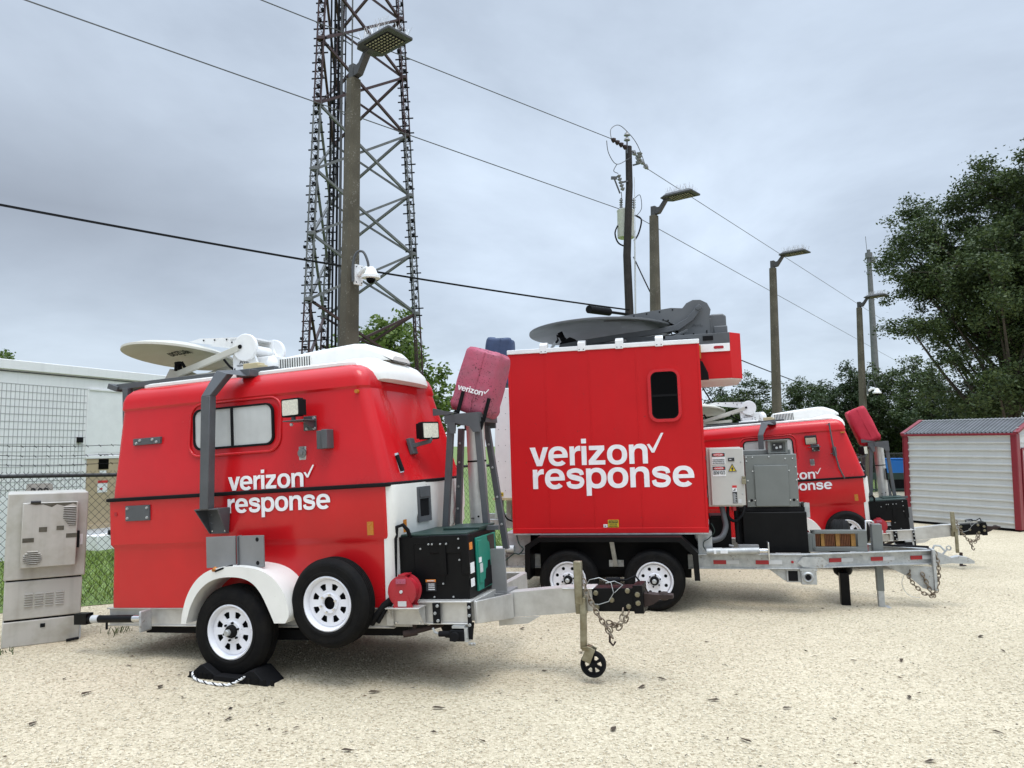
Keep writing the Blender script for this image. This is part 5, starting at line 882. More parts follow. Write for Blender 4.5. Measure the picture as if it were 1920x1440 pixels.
def camera_unit(p, rz, label, s=1.0):
    t = thing('security_camera', label, 'security camera', p, (0, 0, R(rz)), group='white security cameras on the poles'); t.scale = (s,) * 3
    b = MB(); b.box((-.02, 0, 0), (.03, .13, .26)); b.build('mount_plate', 'whitem', t, bevel=.006)
    b = MB(); b.tube(smooth_path([(0, 0, .0), (.08, 0, .05), (.15, 0, .06), (.20, 0, .02)]), .035, 10); b.lathe([(.03, .09), (.06, .06), (.085, .0), (.115, -.02), (.118, -.055), (.09, -.06), (.001, -.06)], (.22, 0, -.02), (0, 0, 1), 24); b.build('housing', 'whitem', t, smooth=50)
    b = MB(); b.sph((.22, 0, -.085), .062); b.build('dome', 'glassd', t); b = MB(); b.tube(smooth_path([(-.02, -.085, -.1), (-.02, -.09, .12), (.03, -.08, .26), (.12, -.05, .27), (.17, -.02, .16), (.18, 0, .05)]), .016, 8); b.build('cable_loop', 'gray', t, smooth=60); bolts(t, [(-.003, -.045, .1), (-.003, .045, .1), (-.003, -.045, -.1), (-.003, .045, -.1)], .01, .005, 'blackm', ax=(1, 0, 0))
    return t
p1 = at(668, 517, 9.42); camera_unit((p1.x + .05, p1.y - .05, p1.z), -38, 'white dome camera on the nearest light pole, below the black cable'); p4 = at(1623, 733, 25.1); camera_unit((p4.x + .06, p4.y - .06, p4.z), -20, 'white dome camera on the farthest light pole, before dark trees', 1.2)

# ================================================================ lattice tower
tw = thing('lattice_tower', 'tall three legged lattice tower painted in dark red and grey bands', 'tower', (0, 0, 0))
YR, YA, YB = 33.0, 29.7, 34.0
base = [at(783, 650, YR), at(575, 650, YA), at(605, 650, YB)]; top_ = [at(748, 0, YR), at(606, 0, YA), at(640, 0, YB)]
ctr = sum(base, Vector()) / 3
def leg_pt(i, z): t = (z - base[i].z) / (top_[i].z - base[i].z); return base[i].lerp(top_[i], t)
zb0, zt0 = 0.0, 27.0; nodes = [at(783, yv, YR).z for yv in (700, 588, 477, 367, 255, 146, 37)]; stepz = (nodes[-1] - nodes[0]) / 6; nodes = [nodes[0] - stepz * k for k in (2, 1)][0:2] + nodes + [nodes[-1] + stepz, nodes[-1] + 2 * stepz]
zr1, zr2 = nodes[3], nodes[6]      # paint bands
def bandm(z): return 'twrgrey' if zr1 - .3 < z < zr2 - .1 else 'twrred'
parts = {}
def twr(name, m):
    if (name, m) not in parts: parts[(name, m)] = MB()
    return parts[(name, m)]
for i in range(3):
    tri = [Vector((math.cos(a), math.sin(a), 0)) * .17 for a in (0.4 + i, 2.5 + i, 4.6 + i)]; z = 0.0; k = 0; lgs = []
    while z < zt0:
        m_ = bandm(z)
        if not lgs or lgs[-1][0] != m_: lgs.append((m_, MB()))
        b = lgs[-1][1]; p0, p1 = leg_pt(i, z), leg_pt(i, z + .42)
        for q in range(3): b.cyl(p0 + tri[q], p1 + tri[q], .036, n=5); b.cyl(p0 + tri[q], p0 + tri[(q + 1) % 3], .013, n=3); b.cyl(p0 + tri[q], p1 + tri[(q + 1) % 3], .013, n=3)
        z += .42; k += 1
    prev = None
    for m_, b in lgs:
        prev = b.build('tower_leg', m_, tw, smooth=60)
    st = MB(); z = 7.6 if i == 0 else 4.5
    while z < zt0:
        p0 = leg_pt(i, z); w_ = .22 + .12 * rng.random(); st.bar(p0 + Vector((-w_, 0, 0)), p0 + Vector((w_ * (.4 + .8 * rng.random()), 0, .04)), .04, .05); st.box(p0 + Vector((rng.normal(0, .08), 0, .12)), (.12, .16, .10)); z += .30 + .12 * rng.random()
    st.build('cable_hangers', 'blackm', tw)
for k, z in enumerate(nodes):
    for z2 in ([nodes[k + 1]] if k + 1 < len(nodes) else []):
        m_ = bandm((z + z2) / 2)
        for i, j in ((0, 1), (0, 2), (1, 2)):
            for a, c in ((z, z2), (z2, z)):
                b = MB(); b.bar(leg_pt(i, a), leg_pt(j, c), .10 if (i, j, a < c) != (0, 1, False) else .15, .10); b.build('diagonal_brace', m_, tw)
    for i in range(3): b = MB(); p = leg_pt(i, z); b.box(p, (.30, .30, .16)); b.build('node_plate', bandm(z), tw, bevel=.02)
for px_, r_, m_ in ((622, .045, 'blackm'), (629, .05, 'blackm'), (635, .06, 'wire'), (642, .03, 'blackm'), (615, .04, 'blackm')):
    b = MB(); a_ = at(px_, 650, 31.8); c_ = at(px_ + 7, 0, 31.8); d_ = (c_ - a_) / (c_.z - a_.z); p0 = a_ - d_ * a_.z; b.cyl(p0, p0 + d_ * 27, r_, n=6); b.build('cable_run', m_, tw, smooth=60)
b = MB(); a_ = at(645, 650, 31.8); c_ = at(652, 0, 31.8); d_ = (c_ - a_) / (c_.z - a_.z); p0 = a_ - d_ * a_.z
for o_ in (Vector((-.22, 0, 0)), Vector((.22, 0, 0))): b.cyl(p0 + o_, p0 + o_ + d_ * 27, .035, n=6)
for k in range(15): q = p0 + d_ * (1.7 * k + 1); b.cyl(q + Vector((-.22, 0, .15)), q + Vector((.22, 0, -.15)), .025, n=5)
b.build('climbing_ladder', 'twrgrey', tw, smooth=60)

# ================================================================ utility pole, transformer, lines
UPY = 27.0; u0 = at(1180, 275, UPY); u1 = at(1180, 580, UPY); up_ = thing('utility_pole', 'dark wooden utility pole with insulators at its top', 'utility pole', (0, 0, 0))
b = MB(); b.loft([[Vector((x + r_ * math.cos(2 * math.pi * k / 14), UPY + r_ * math.sin(2 * math.pi * k / 14), z)) for k in range(14)] for x, z, r_ in ((4.30, 0, .19), (4.27, 4.0, .17), (u1.x, u1.z, .155), (u1.x - .06, u1.z + 2.0, .145), (u0.x - .02, u0.z - 1.5, .13), (u0.x - .03, u0.z, .12))]); b.build('pole', 'wood', up_, smooth=60)
def insul(p0, p1, n=4, r=.09, name='insulator', m='insul', core=.035):
    p0, p1 = Vector(p0), Vector(p1); b = MB(); b.cyl(p0, p1, core, n=8)
    for k in range(n): q = p0.lerp(p1, (k + .5) / n); d_ = (p1 - p0) / n * .22; b.cyl(q - d_, q + d_, r, r * .7, 10)
    return b.build(name, m, up_)
X, Z = u0.x, u0.z
insul((X - .10, UPY - .1, Z + .15), (X - .10, UPY - .1, Z + .52), 2, .12, 'post_insulator'); b = MB(); b.bar((X - .10, UPY - .1, Z - .3), (X - .10, UPY - .1, Z + .2), .05); b.build('insulator_bracket', 'gray', up_)
insul((X - .12, UPY - .12, Z - .10), (X - .75, UPY - .6, Z + .05), 4, .10, 'strain_insulator', 'rust'); insul((X + .12, UPY + .1, Z - .12), (X + .85, UPY + .9, Z - .52), 4, .10, 'strain_insulator')
insul((X + .35, UPY - .2, Z - .30), (X + .28, UPY - .2, Z - .75), 4, .11, 'arrester'); b = MB(); b.bar((X + .1, UPY - .1, Z - .75), (X + .34, UPY - .2, Z - .72), .05); b.build('arrester_arm', 'gray', up_)
insul((X - .45, UPY - .2, Z - 1.15), (X - .28, UPY - .2, Z - 1.75), 5, .09, 'cutout'); b = MB(); b.cyl((X - .62, UPY - .2, Z - 1.25), (X - .40, UPY - .2, Z - 1.85), .03); b.bar((X - .1, UPY - .1, Z - 1.35), (X - .35, UPY - .2, Z - 1.45), .06); b.bx(X - .72, X - .5, UPY - .24, UPY - .16, Z - 1.32, Z - 1.22); b.build('cutout_fuse', 'wire', up_)
tr_ = thing('pole_transformer', 'pale cylindrical transformer hung on the dark wooden pole', 'transformer', (0, 0, 0)); tcx = X - .10; ty_ = UPY + .45
b = MB(); b.lathe([(.001, 0), (.30, .01), (.315, .04), (.315, 1.0), (.33, 1.02), (.33, 1.06), (.29, 1.09), (.001, 1.12)], (tcx, ty_, Z - 3.35), (0, 0, 1), 28); tk_ = b.build('tank', 'xfmr', tr_, smooth=40); b = MB(); b.box((tcx + .05, ty_ - .36, Z - 2.6), (.2, .14, .08)); b.box((tcx + .05, ty_ - .36, Z - 3.1), (.2, .14, .08)); b.build('hanger', 'galv', tr_)
for dx in (-.18, .30):
    b = MB(); b.cyl((tcx + dx, ty_ - .1, Z - 2.26), (tcx + dx, ty_ - .1, Z - 1.85), .035)
    for k in range(4): b.cyl((tcx + dx, ty_ - .1, Z - 2.2 + k * .09), (tcx + dx, ty_ - .1, Z - 2.16 + k * .09), .075, .05, 10)
    b.build('bushing', 'insul', tr_)
b = MB(); b.tube(smooth_path([(tcx - .32, ty_ - .1, Z - 2.9), (tcx - .42, ty_ - .1, Z - 3.2), (tcx - .30, ty_ - .2, Z - 3.6), (X - .08, UPY - .1, Z - 3.85)]), .03, 6); b.tube(smooth_path([(tcx + .33, ty_ - .1, Z - 2.5), (tcx + .55, ty_ - .2, Z - 2.7), (tcx + .45, ty_ - .2, Z - 3.2), (X + .12, UPY - .1, Z - 3.6)]), .03, 6); b.tube(smooth_path([(tcx + .33, ty_ - .1, Z - 1.85), (tcx + .55, ty_, Z - 1.7), (tcx + .6, ty_, Z - 2.2), (tcx + .40, ty_, Z - 2.5)]), .012, 5); b.build('secondary_leads', 'blackm', tr_, smooth=60)
b = MB()
for pts in ([(X - .75, UPY - .6, Z + .05), (X - .75, UPY - .5, Z + .45), (X - .45, UPY - .3, Z + .7), (X - .10, UPY - .1, Z + .55), (X + .35, UPY + .3, Z + .2), (X + .75, UPY + .8, Z - .45)], [(X - .95, UPY - .8, Z - .1), (X - .85, UPY - .6, Z - .5), (X - .5, UPY - .2, Z - .75), (X, UPY - .2, Z - .5)], [(X - .5, UPY - .2, Z - .75), (X - .62, UPY - .2, Z - 1.0), (X - .45, UPY - .2, Z - 1.1)], [(X - .35, UPY - .2, Z - 1.8), (X - .30, UPY, Z - 2.1), (tcx - .18, ty_ - .1, Z - 1.9)]): b.tube(smooth_path(pts, 6), .014, 5)
b.build('jumper_wires', 'wire', up_, smooth=60); b = MB(); b.cyl((u1.x + .2, UPY - .1, u1.z - 4), (X + .14, UPY - .1, Z - 3.2), .03); b.cyl((X + .16, UPY - .1, Z - 3.2), (X + .15, UPY - .1, Z - 1.2), .012); b.build('conduit', 'silver', up_)
def line(name, label, segs, r, m='wire'):
    b = MB()
    for p0, p1, sag in segs:
        p0, p1 = Vector(p0), Vector(p1); n = 24
        b.tube([p0.lerp(p1, k / n) - Vector((0, 0, sag * 4 * (k / n) * (1 - k / n))) for k in range(n + 1)], r, 5)
    o = b.build(name, m, smooth=60); return tag(o, label, 'power line')
def beyond(a, b, f): return Vector(a) + (Vector(b) - Vector(a)) * f
pA = Vector((X - .75, UPY - .6, Z + .05)); qA = at(490, 0, 16.5); pA2 = Vector((X + .85, UPY + .9, Z - .52)); rA = at(1640, 590, 60)
line('power_line', 'highest thin power line, running to the very top of the dark utility pole', [(pA, beyond(pA, qA, 1.5), 0), (pA2, beyond(pA2, rA, 1.9), .0)], .014)
zc_ = at(1165, 395, UPY); qB = at(45, 0, 13.0); rB = at(1700, 687, 75)
line('power_line', 'second thin power line, meeting the utility pole at its transformer', [(zc_ + Vector((-.1, -.2, 0)), beyond(zc_, qB, 1.3), 0), (Vector((X + .15, UPY, zc_.z - .18)), beyond(Vector((X, UPY, zc_.z)), rB, 1.4), 0)], .014)
pC = at(1180, 581, UPY - .3); qC = at(0, 369, 15.5); rC = at(1525, 722, 52)
line('cable', 'thick black communication cable crossing low behind the tower', [(pC, beyond(pC, qC, 1.35), .22), (pC + Vector((0, .4, 0)), beyond(pC, rC, 1.35), .2)], .030, 'blackm')['category'] = 'cable'
line('cable', 'black service cable slanting down from the utility pole past the second light pole', [(at(1188, 482, UPY), at(1400, 850, 22.0), .4)], .024, 'blackm')['category'] = 'cable'
b = MB(); s0 = at(1104, 580, 25.2); s1 = at(1142, 585, 26.0); b.cyl(s0, s1, .14, n=14); b.cyl(s0 + (s1 - s0) * 1.0, s0 + (s1 - s0) * 2.0, .05, n=8); tag(b.build('splice_closure', 'blackm', smooth=50), 'black cylinder splice case hanging on the thick cable beside the wooden pole', 'splice case')
mo = thing('monopole', 'distant slim grey monopole with a small antenna head and whip', 'monopole', (0, 0, 0)); mt = at(1629, 480, 70)
b = MB(); b.cyl((mt.x + .35, 70, 0), (mt.x, 70, mt.z), .42, .21, 12); b.build('pole', 'twrgrey', mo, smooth=50); b = MB(); b.cyl((mt.x, 70, mt.z - .2), (mt.x, 70, mt.z + .3), .32); b.box((mt.x + .3, 69.9, mt.z - .4), (.4, .4, .5)); b.cyl((mt.x, 70, mt.z + .3), (mt.x, 70, mt.z + .6), .15); b.cyl((mt.x - .15, 70, mt.z + .3), (mt.x - .25, 70, mt.z + 1.9), .025, n=5); b.build('antenna_head', 'twrgrey', mo)

# ================================================================ painted block building
bl = thing('block_building', 'low white painted building with grid tiles, parapet and a tan door panel', 'building', (-7.5, 13.6, 0), (0, 0, math.atan2(1, .434)))
b = MB(); b.bx(-9, 5.0, .0, 9, 0, 3.16); wl_ = b.build('wall', 'bwall', bl); b = MB(); b.bx(-9.05, 5.05, -.05, 9.05, 3.08, 3.24); b.build('parapet', 'bwall', bl, bevel=.01)
b = MB(); b.bx(-9, 5.0, -.015, .001, 3.045, 3.062); b.build('flashing', 'gray', wl_)
M['grout'] = mat('grey_grout', (0.36, 0.36, 0.36), .9)
b = MB()
for k in range(0, 15): z = 2.855 - .123 * k; b.bx(-6, -.275 + rng.normal(0, .01), -.004, .001, z - .004, z + .004)
x = -.33
while x > -6: b.bx(x - .0045, x + .0045, -.0035, .001, 1.02, 2.86 - .01 * rng.random()); x -= .072
b.build('tile_joints', 'grout', wl_, smooth=0)
b = MB(); b.bx(-6, -.28, -.003, .001, .05, 1.02); b.build('lower_tiles', 'bwall', wl_)
b = MB(); b.bx(-.26, .9, -.004, .001, 1.72, 2.86); b.bx(-.275, -.245, -.02, .001, 1.70, 2.87); b.bx(-.26, .9, -.02, .001, 2.84, 2.87); b.bx(-.27, .9, -.03, .001, 1.615, 1.66); b.build('blank_panel', 'whitem', bl)
b = MB(); b.bx(-.225, .95, -.02, .002, .44, 1.61); b.bx(-.225, .95, -.045, .002, .36, .44); tp_ = b.build('door_panel', 'btan', bl, bevel=.004)
b = MB(); text(b, '420', -.0, .185, 1.64, .045, -.022, .01, ref='4'); b.build('door_number', 'gray', tp_, smooth=0); b = MB(); b.bx(-.005, .195, -.028, -.018, 1.42, 1.602); b.build('door_window', 'glassd', tp_); b = MB(); b.bx(.02, .155, -.026, -.018, 1.315, 1.395); b.build('notice', 'paper', tp_); b = MB(); b.bx(-.01, .19, -.026, -.018, 1.0, 1.21); nb_ = b.build('notice', 'paper', tp_); b = MB(); b.bx(-.01, .19, -.03, -.025, 1.17, 1.215); b.bx(.04, .09, -.03, -.025, 1.05, 1.08); b.build('notice_print', 'redink', nb_)
b = MB(); b.bx(-.44, -.345, -.05, .001, 1.90, 1.995); b.build('vent_box', 'blackm', bl, bevel=.004)
b = MB(); b.bx(-.22, 2.2, -.35, 0, 0, .26); b.build('step', 'bwall', bl, bevel=.01); b = MB(); b.bx(.02, 1.0, -.36, -.30, .26, .34); b.build('step_edge', 'blackm', bl)

# ================================================================ utility cabinet
ca = thing('utility_cabinet', 'weathered cream utility cabinet with louvres and a raised door beside the fence', 'utility cabinet', (-4.6467, 6.9798, 0), (0, 0, R(33.25)))
M['camp'] = mat('cabinet_paint', (0.43, 0.41, 0.37), .55, col2=(0.31, 0.29, 0.235), scale=3.2, streak=.35, ramp_=(.45, .72)); M['dirt'] = mat('dark_mildew', (0.11, 0.10, 0.075), .9, var=.5, scale=12)
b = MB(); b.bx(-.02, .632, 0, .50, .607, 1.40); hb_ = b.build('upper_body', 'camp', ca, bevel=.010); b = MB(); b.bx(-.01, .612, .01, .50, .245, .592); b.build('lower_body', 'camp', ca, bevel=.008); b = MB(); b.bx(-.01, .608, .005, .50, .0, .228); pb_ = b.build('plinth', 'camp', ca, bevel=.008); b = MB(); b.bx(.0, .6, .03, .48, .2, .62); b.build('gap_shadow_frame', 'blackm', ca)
b = MB(); b.bx(.10, .545, -.085, .002, .72, 1.315); dr = b.build('raised_door', 'camp', ca, bevel=.008)
b = MB()
for k in range(11):
    z = 1.275 - k * .0165; x0 = .425 if k < 7 else .425 + (k - 6) * .012; b.loft([[Vector((x, -.085, z)), Vector((x, -.098, z - .008)), Vector((x, -.085, z - .010))] for x in (x0, .53)])
for k in range(7):
    z = .875 - k * .018; w_ = .075 * math.sqrt(max(.08, 1 - ((k - 3) / 3.6) ** 2)); b.loft([[Vector((x, -.085, z)), Vector((x, -.098, z - .008)), Vector((x, -.085, z - .010))] for x in (.195 - w_, .195 + w_)])
lv_ = b.build('louvres', 'camp', dr, smooth=0); b = MB(); 
for k in range(11): z = 1.2655 - k * .0165; x0 = .425 if k < 7 else .425 + (k - 6) * .012; b.bx(x0, .53, -.0868, -.085, z - .007, z)
for k in range(7): z = .866 - k * .018; w_ = .075 * math.sqrt(max(.08, 1 - ((k - 3) / 3.6) ** 2)); b.bx(.195 - w_, .195 + w_, -.0868, -.085, z - .007, z)
b.build('louvre_slots', 'dirt', lv_, smooth=0)
b = MB()
for i in range(4):
    for k in range(6): z = .475 - k * .022; x0 = .150 + i * .083; b.loft([[Vector((x, .0105, z)), Vector((x, -.004, z - .008)), Vector((x, .0105, z - .012))] for x in (x0, x0 + .066)])
b.build('louvres', 'camp', ca, smooth=0)
for x0, x1, z0, z1 in ((.235, .30, 1.045, 1.09), (.375, .435, 1.055, 1.095), (.11, .20, .955, .995), (.455, .545, .98, 1.02)): b = MB(); b.bx(x0, x1, -.0875, -.085, z0, z1); b.build('old_label', 'dirt', dr)
b = MB(); side(b, [[(.13, 1.312), (.53, 1.312), (.53, 1.285), (.50, 1.30), (.43, 1.278), (.37, 1.298), (.33, 1.272), (.26, 1.30), (.2, 1.296)]], .0012, -.0862); b.build('mildew_streak', 'dirt', dr, smooth=0)
b = MB(); b.bx(.548, .568, -.07, -.0, .88, 1.035); b.build('latch', 'blackm', ca, bevel=.003); b = MB(); b.cyl((.16, -.09, 1.325), (.24, -.09, 1.325), .012); b.build('hinge_pin', 'dkink', ca); b = MB(); b.bx(.285, .325, -.001, .006, .155, .19); b.build('lock_cover', 'blackm', pb_); b = MB(); b.bx(.575, .60, -.004, .002, .90, 1.0); b.build('asset_tag', 'paper', ca); b = MB(); b.tube([(.60, -.01, .22), (.612, -.02, .21), (.612, -.02, .03), (.58, -.03, .01)], .006, 6); b.build('ground_rod_wire', 'galv', ca); b = MB(); b.cyl((.50, -.06, .02), (.60, -.04, .025), .014); b.build('pipe_stub', 'blackm', ca)
wd = MB(); V_, Q_ = blades(np.array([-4.62, 6.86, 0]) + rng.normal(0, 1, (45, 3)) * np.array([.08, .03, 0]), .04, .006); tag(big_mesh('weeds', V_, Q_, leaf_mat('weed_leaf', (0.02, 0.05, 0.012), (0.07, 0.10, 0.03))), 'small weeds at the left foot of the utility cabinet', 'weeds', kind='stuff'); wd.bm.free()
V_, Q_ = blades(np.array([-3.9, 7.55, 0]) + rng.normal(0, 1, (30, 3)) * np.array([.06, .06, 0]), .06, .004); tag(big_mesh('weeds', V_, Q_, leaf_mat('weed_blade', (0.02, 0.05, 0.012), (0.10, 0.13, 0.03))), 'grass tuft growing between the cabinet and the trailer frame', 'weeds', kind='stuff')

# ================================================================ chain link fences
def fence(p0, p1, name_label, h=1.50, pitch=.083, wires=True, knots=True, post_every=3.0, r=.0022):
    p0, p1 = Vector(p0), Vector(p1); L_ = (p1 - p0).length; d = (p1 - p0).normalized(); ang = math.atan2(d.y, d.x)
    t = thing('chain_link_fence', name_label, 'fence', p0, (0, 0, ang))
    b = MB(); b.cyl((0, 0, h), (L_, 0, h), .022, n=10); b.build('top_rail', 'fence', t, smooth=60)
    n = int(L_ / post_every) + 1
    for k in range(n + 1): b = MB(); x = L_ * k / n; b.cyl((x, .04, 0), (x, .04, h + (.35 if wires else .03)), .03, n=10); b.build('post', 'fence', t, smooth=60)
    V, F = [], []; zt = h + .05; nx = int(L_ / pitch); i = np.arange(-int(zt / pitch) - 1, nx + 1)
    for sgn in (1, -1):
        y = .004 * sgn - .028
        xa = i * pitch + (0 if sgn > 0 else zt); xb = xa + sgn * zt * .92
        for a, c in zip(xa, xb):
            lo, hi = (a, c) if a < c else (c, a)
            t0, t1 = 0.0, 1.0
            for bound, s_ in ((0, 1), (L_, -1)):
                if abs(c - a) < 1e-9: continue
                tt = (bound - a) / (c - a)
                if (c - a) * s_ > 0: t0 = max(t0, tt)
                else: t1 = min(t1, tt)
            if t0 >= t1: continue
            q0 = np.array([a + (c - a) * t0, y, zt * t0]); q1 = np.array([a + (c - a) * t1, y, zt * t1]); k0 = len(V)
            u_ = np.array([q1[2] - q0[2], 0, -(q1[0] - q0[0])]); u_ = u_ / (np.linalg.norm(u_) + 1e-9) * r
            for q in (q0, q1): V += [q + u_, q + np.array([0, -r, 0]), q - u_, q + np.array([0, r, 0])]
            F += [(k0 + s_, k0 + (s_ + 1) % 4, k0 + 4 + (s_ + 1) % 4, k0 + 4 + s_) for s_ in range(4)]
    big_mesh('mesh_panel', np.array(V), np.array(F), M['fence'], t)
    if wires:
        for z in (1.64, 1.745, 1.855):
            b = MB(); b.tube([(L_ * k / 12, .0, z - .02 * math.sin(math.pi * ((k / 3) % 1))) for k in range(13)], .0035, 5); w_ = b
            for k in range(int(L_ / .13)): x = .13 * k; b.bar((x - .012, -.012, z + .012 - .02 * math.sin(math.pi * ((x / L_ * 4) % 1))), (x + .012, .012, z - .014 - .02 * math.sin(math.pi * ((x / L_ * 4) % 1))), .005)
            b.build('barbed_wire', 'blackm', t)
    return t
fence(FA, FC, 'black chain link fence with barbed wire behind the cream utility cabinet'); fence(FC, FC + FD * 33, 'black chain link fence running behind the trailers toward the shed', pitch=.09, wires=False)
# number plate behind the cabinet, tied to the fence
sg = thing('number_sign', 'weathered grey plate with black digits half hidden behind the utility cabinet', 'sign', FA, (0, 0, math.atan2((FC - FA).y, (FC - FA).x)))
fs = (FC - FA).normalized(); r0 = ray(74, 918); tt_ = ((FA - Vector((0, 0, CAMZ))).dot(Vector((fs.y, -fs.x, 0)))) / r0.dot(Vector((fs.y, -fs.x, 0))); wq = Vector((0, 0, CAMZ)) + r0 * tt_; us = (wq - FA).dot(fs)
b = MB(); side(b, [rrect(us - .13, us + .13, 1.22, wq.z + .07, .03)], .008, .0); b.build('plate', 'camp', sg); b = MB(); text(b, '202', us - .085, us + .10, wq.z - .09, .11, -.006, .012, ref='2'); b.build('digits', 'dkink', sg, smooth=0)

# ================================================================ metal shed
sh = thing('metal_shed', 'white ribbed metal shed with dark red corner trim', 'shed', (9.55, 18.2, 0), (0, 0, math.atan2(-2.0, 1.35)))
LS, DS, HS, HR = 2.41, 1.7, 2.10, 2.42
b = MB(); prof = []; z = .06; k = 0
while z < HS - .02: prof += [(0.0, z), (0.0, z + .085), (-.034, z + .100), (-.036, z + .128), (0.0, z + .132)]; z += .158
b.loft([[Vector((x, y, z_)) for y, z_ in prof] for x in (0, LS)], cap=False, closed=False); b.build('side_cladding', 'shedw', sh, smooth=0)
b = MB(); prof2 = [(0, .06)] + [(0, HS), (DS / 2, HR), (DS, HS), (DS, .06)]; b.prism([(y + (.01 if y == 0 else 0), z_) for y, z_ in prof2], 'yz', .005, LS - .03); b.build('shell', 'shedw', sh, smooth=0)
b = MB(); prof = []; y = .06
while y < DS - .1: 
    zt_ = lambda v: HS + (HR - HS) * (1 - abs(v - DS / 2) / (DS / 2))
    prof += [(y, min(.06 + 99, 99))]; y += .2
# gable end ribs, roof sheet, trims, roller door
rb = MB(); z = .06
while z < HR - .06:
    yl = 0 if z < HS else DS / 2 * (z - HS) / (HR - HS); rb.bx(LS, LS + .016, yl + .02, DS - yl - .02, z + .112, z + .128); z += .158
rb.bx(LS - .03, LS, .0, DS, .06, HS); rb.build('gable_ribs', 'shedw', sh, smooth=0)
for s_ in (0, 1):
    b = MB(); ns_ = 30; rings = []
    for k in range(ns_ * 4 + 1):
        x = -.05 + (LS + .1) * k / (ns_ * 4); dz = (0, 0, .042, .042)[k % 4]; y0, z0, y1, z1 = (-.06, HS - .02, DS / 2, HR) if s_ == 0 else (DS + .06, HS - .02, DS / 2, HR)
        rings.append([Vector((x, y0, z0 + .025 + dz)), Vector((x, y1, z1 + .025 + dz))])
    b.loft(rings, cap=False, closed=False); b.build('roof_sheet', 'shedroof', sh, smooth=0)
b = MB(); b.bx(-.05, LS + .05, DS / 2 - .06, DS / 2 + .06, HR + .038, HR + .05); b.build('ridge_cap', 'whitem', sh)
b = MB(); b.bx(-.03, .085, -.048, .0, .04, HS); b.bx(-.04, -.0, -.048, .12, .04, HS); b.bx(LS - .085, LS + .03, -.05, -.0, .04, HS); b.bx(LS, LS + .035, -.03, .12, .04, HS); b.bx(-.05, LS + .05, -.075, -.055, HS - .03, HS + .02)
for x in (-.06, LS + .0): b.bar((x + .03, -.06, HS + .02), (x + .03, DS / 2, HR + .045), .10, .05); b.bar((x + .03, DS + .06, HS + .02), (x + .03, DS / 2, HR + .045), .10, .05)
b.build('corner_trim', 'shedred', sh, bevel=.004)
b = MB(); b.bx(LS + .012, LS + .03, .22, 1.45, .05, 1.75)
for k in range(16): b.bx(LS + .028, LS + .036, .26, 1.41, .08 + k * .1, .13 + k * .1)
b.build('roller_door', 'shedw', sh); b = MB(); b.bx(LS + .01, LS + .05, .16, .22, .04, 1.78); b.bx(LS + .01, LS + .05, .22, 1.45, 1.75, 1.80); b.build('door_trim', 'shedred', sh); b = MB(); b.bx(.02, LS - .02, .04, DS - .05, 0.0, .07); b.build('skid', 'blackm', sh)
bb = at(1672, 872, 30.5); bt = thing('blue_bin', 'bright blue plastic bin seen past the left edge of the shed', 'bin', (bb.x, bb.y, 0)); b = MB(); b.box((.12, 0, 1.0), (.80, .7, .56), taper=1.05); b.build('body', 'blue', bt, bevel=.04); b = MB(); b.bx(-.32, .56, -.38, .38, 1.285, 1.33); b.build('lid', 'blue', bt, bevel=.02); b = MB(); b.bx(-.2, .44, -.3, .3, .0, .72); b.build('skids', 'blackm', bt)
b = MB(); b.bx(0, 3, -.03, .03, .60, .84); b.bx(0, 3, -.03, .03, .2, .26); b.bx(0, .08, -.04, .04, 0, .84); b.bx(2.92, 3, -.04, .04, 0, .84); gq = at(1640, 890, 27.5); o = b.build('barrier', 'greend', bevel=.01); o.location = (gq.x - 1.5, gq.y + .0, 0); o.rotation_euler = (0, 0, R(5)); tag(o, 'low dark green barrier rail between the mast tower and the shed', 'barrier')
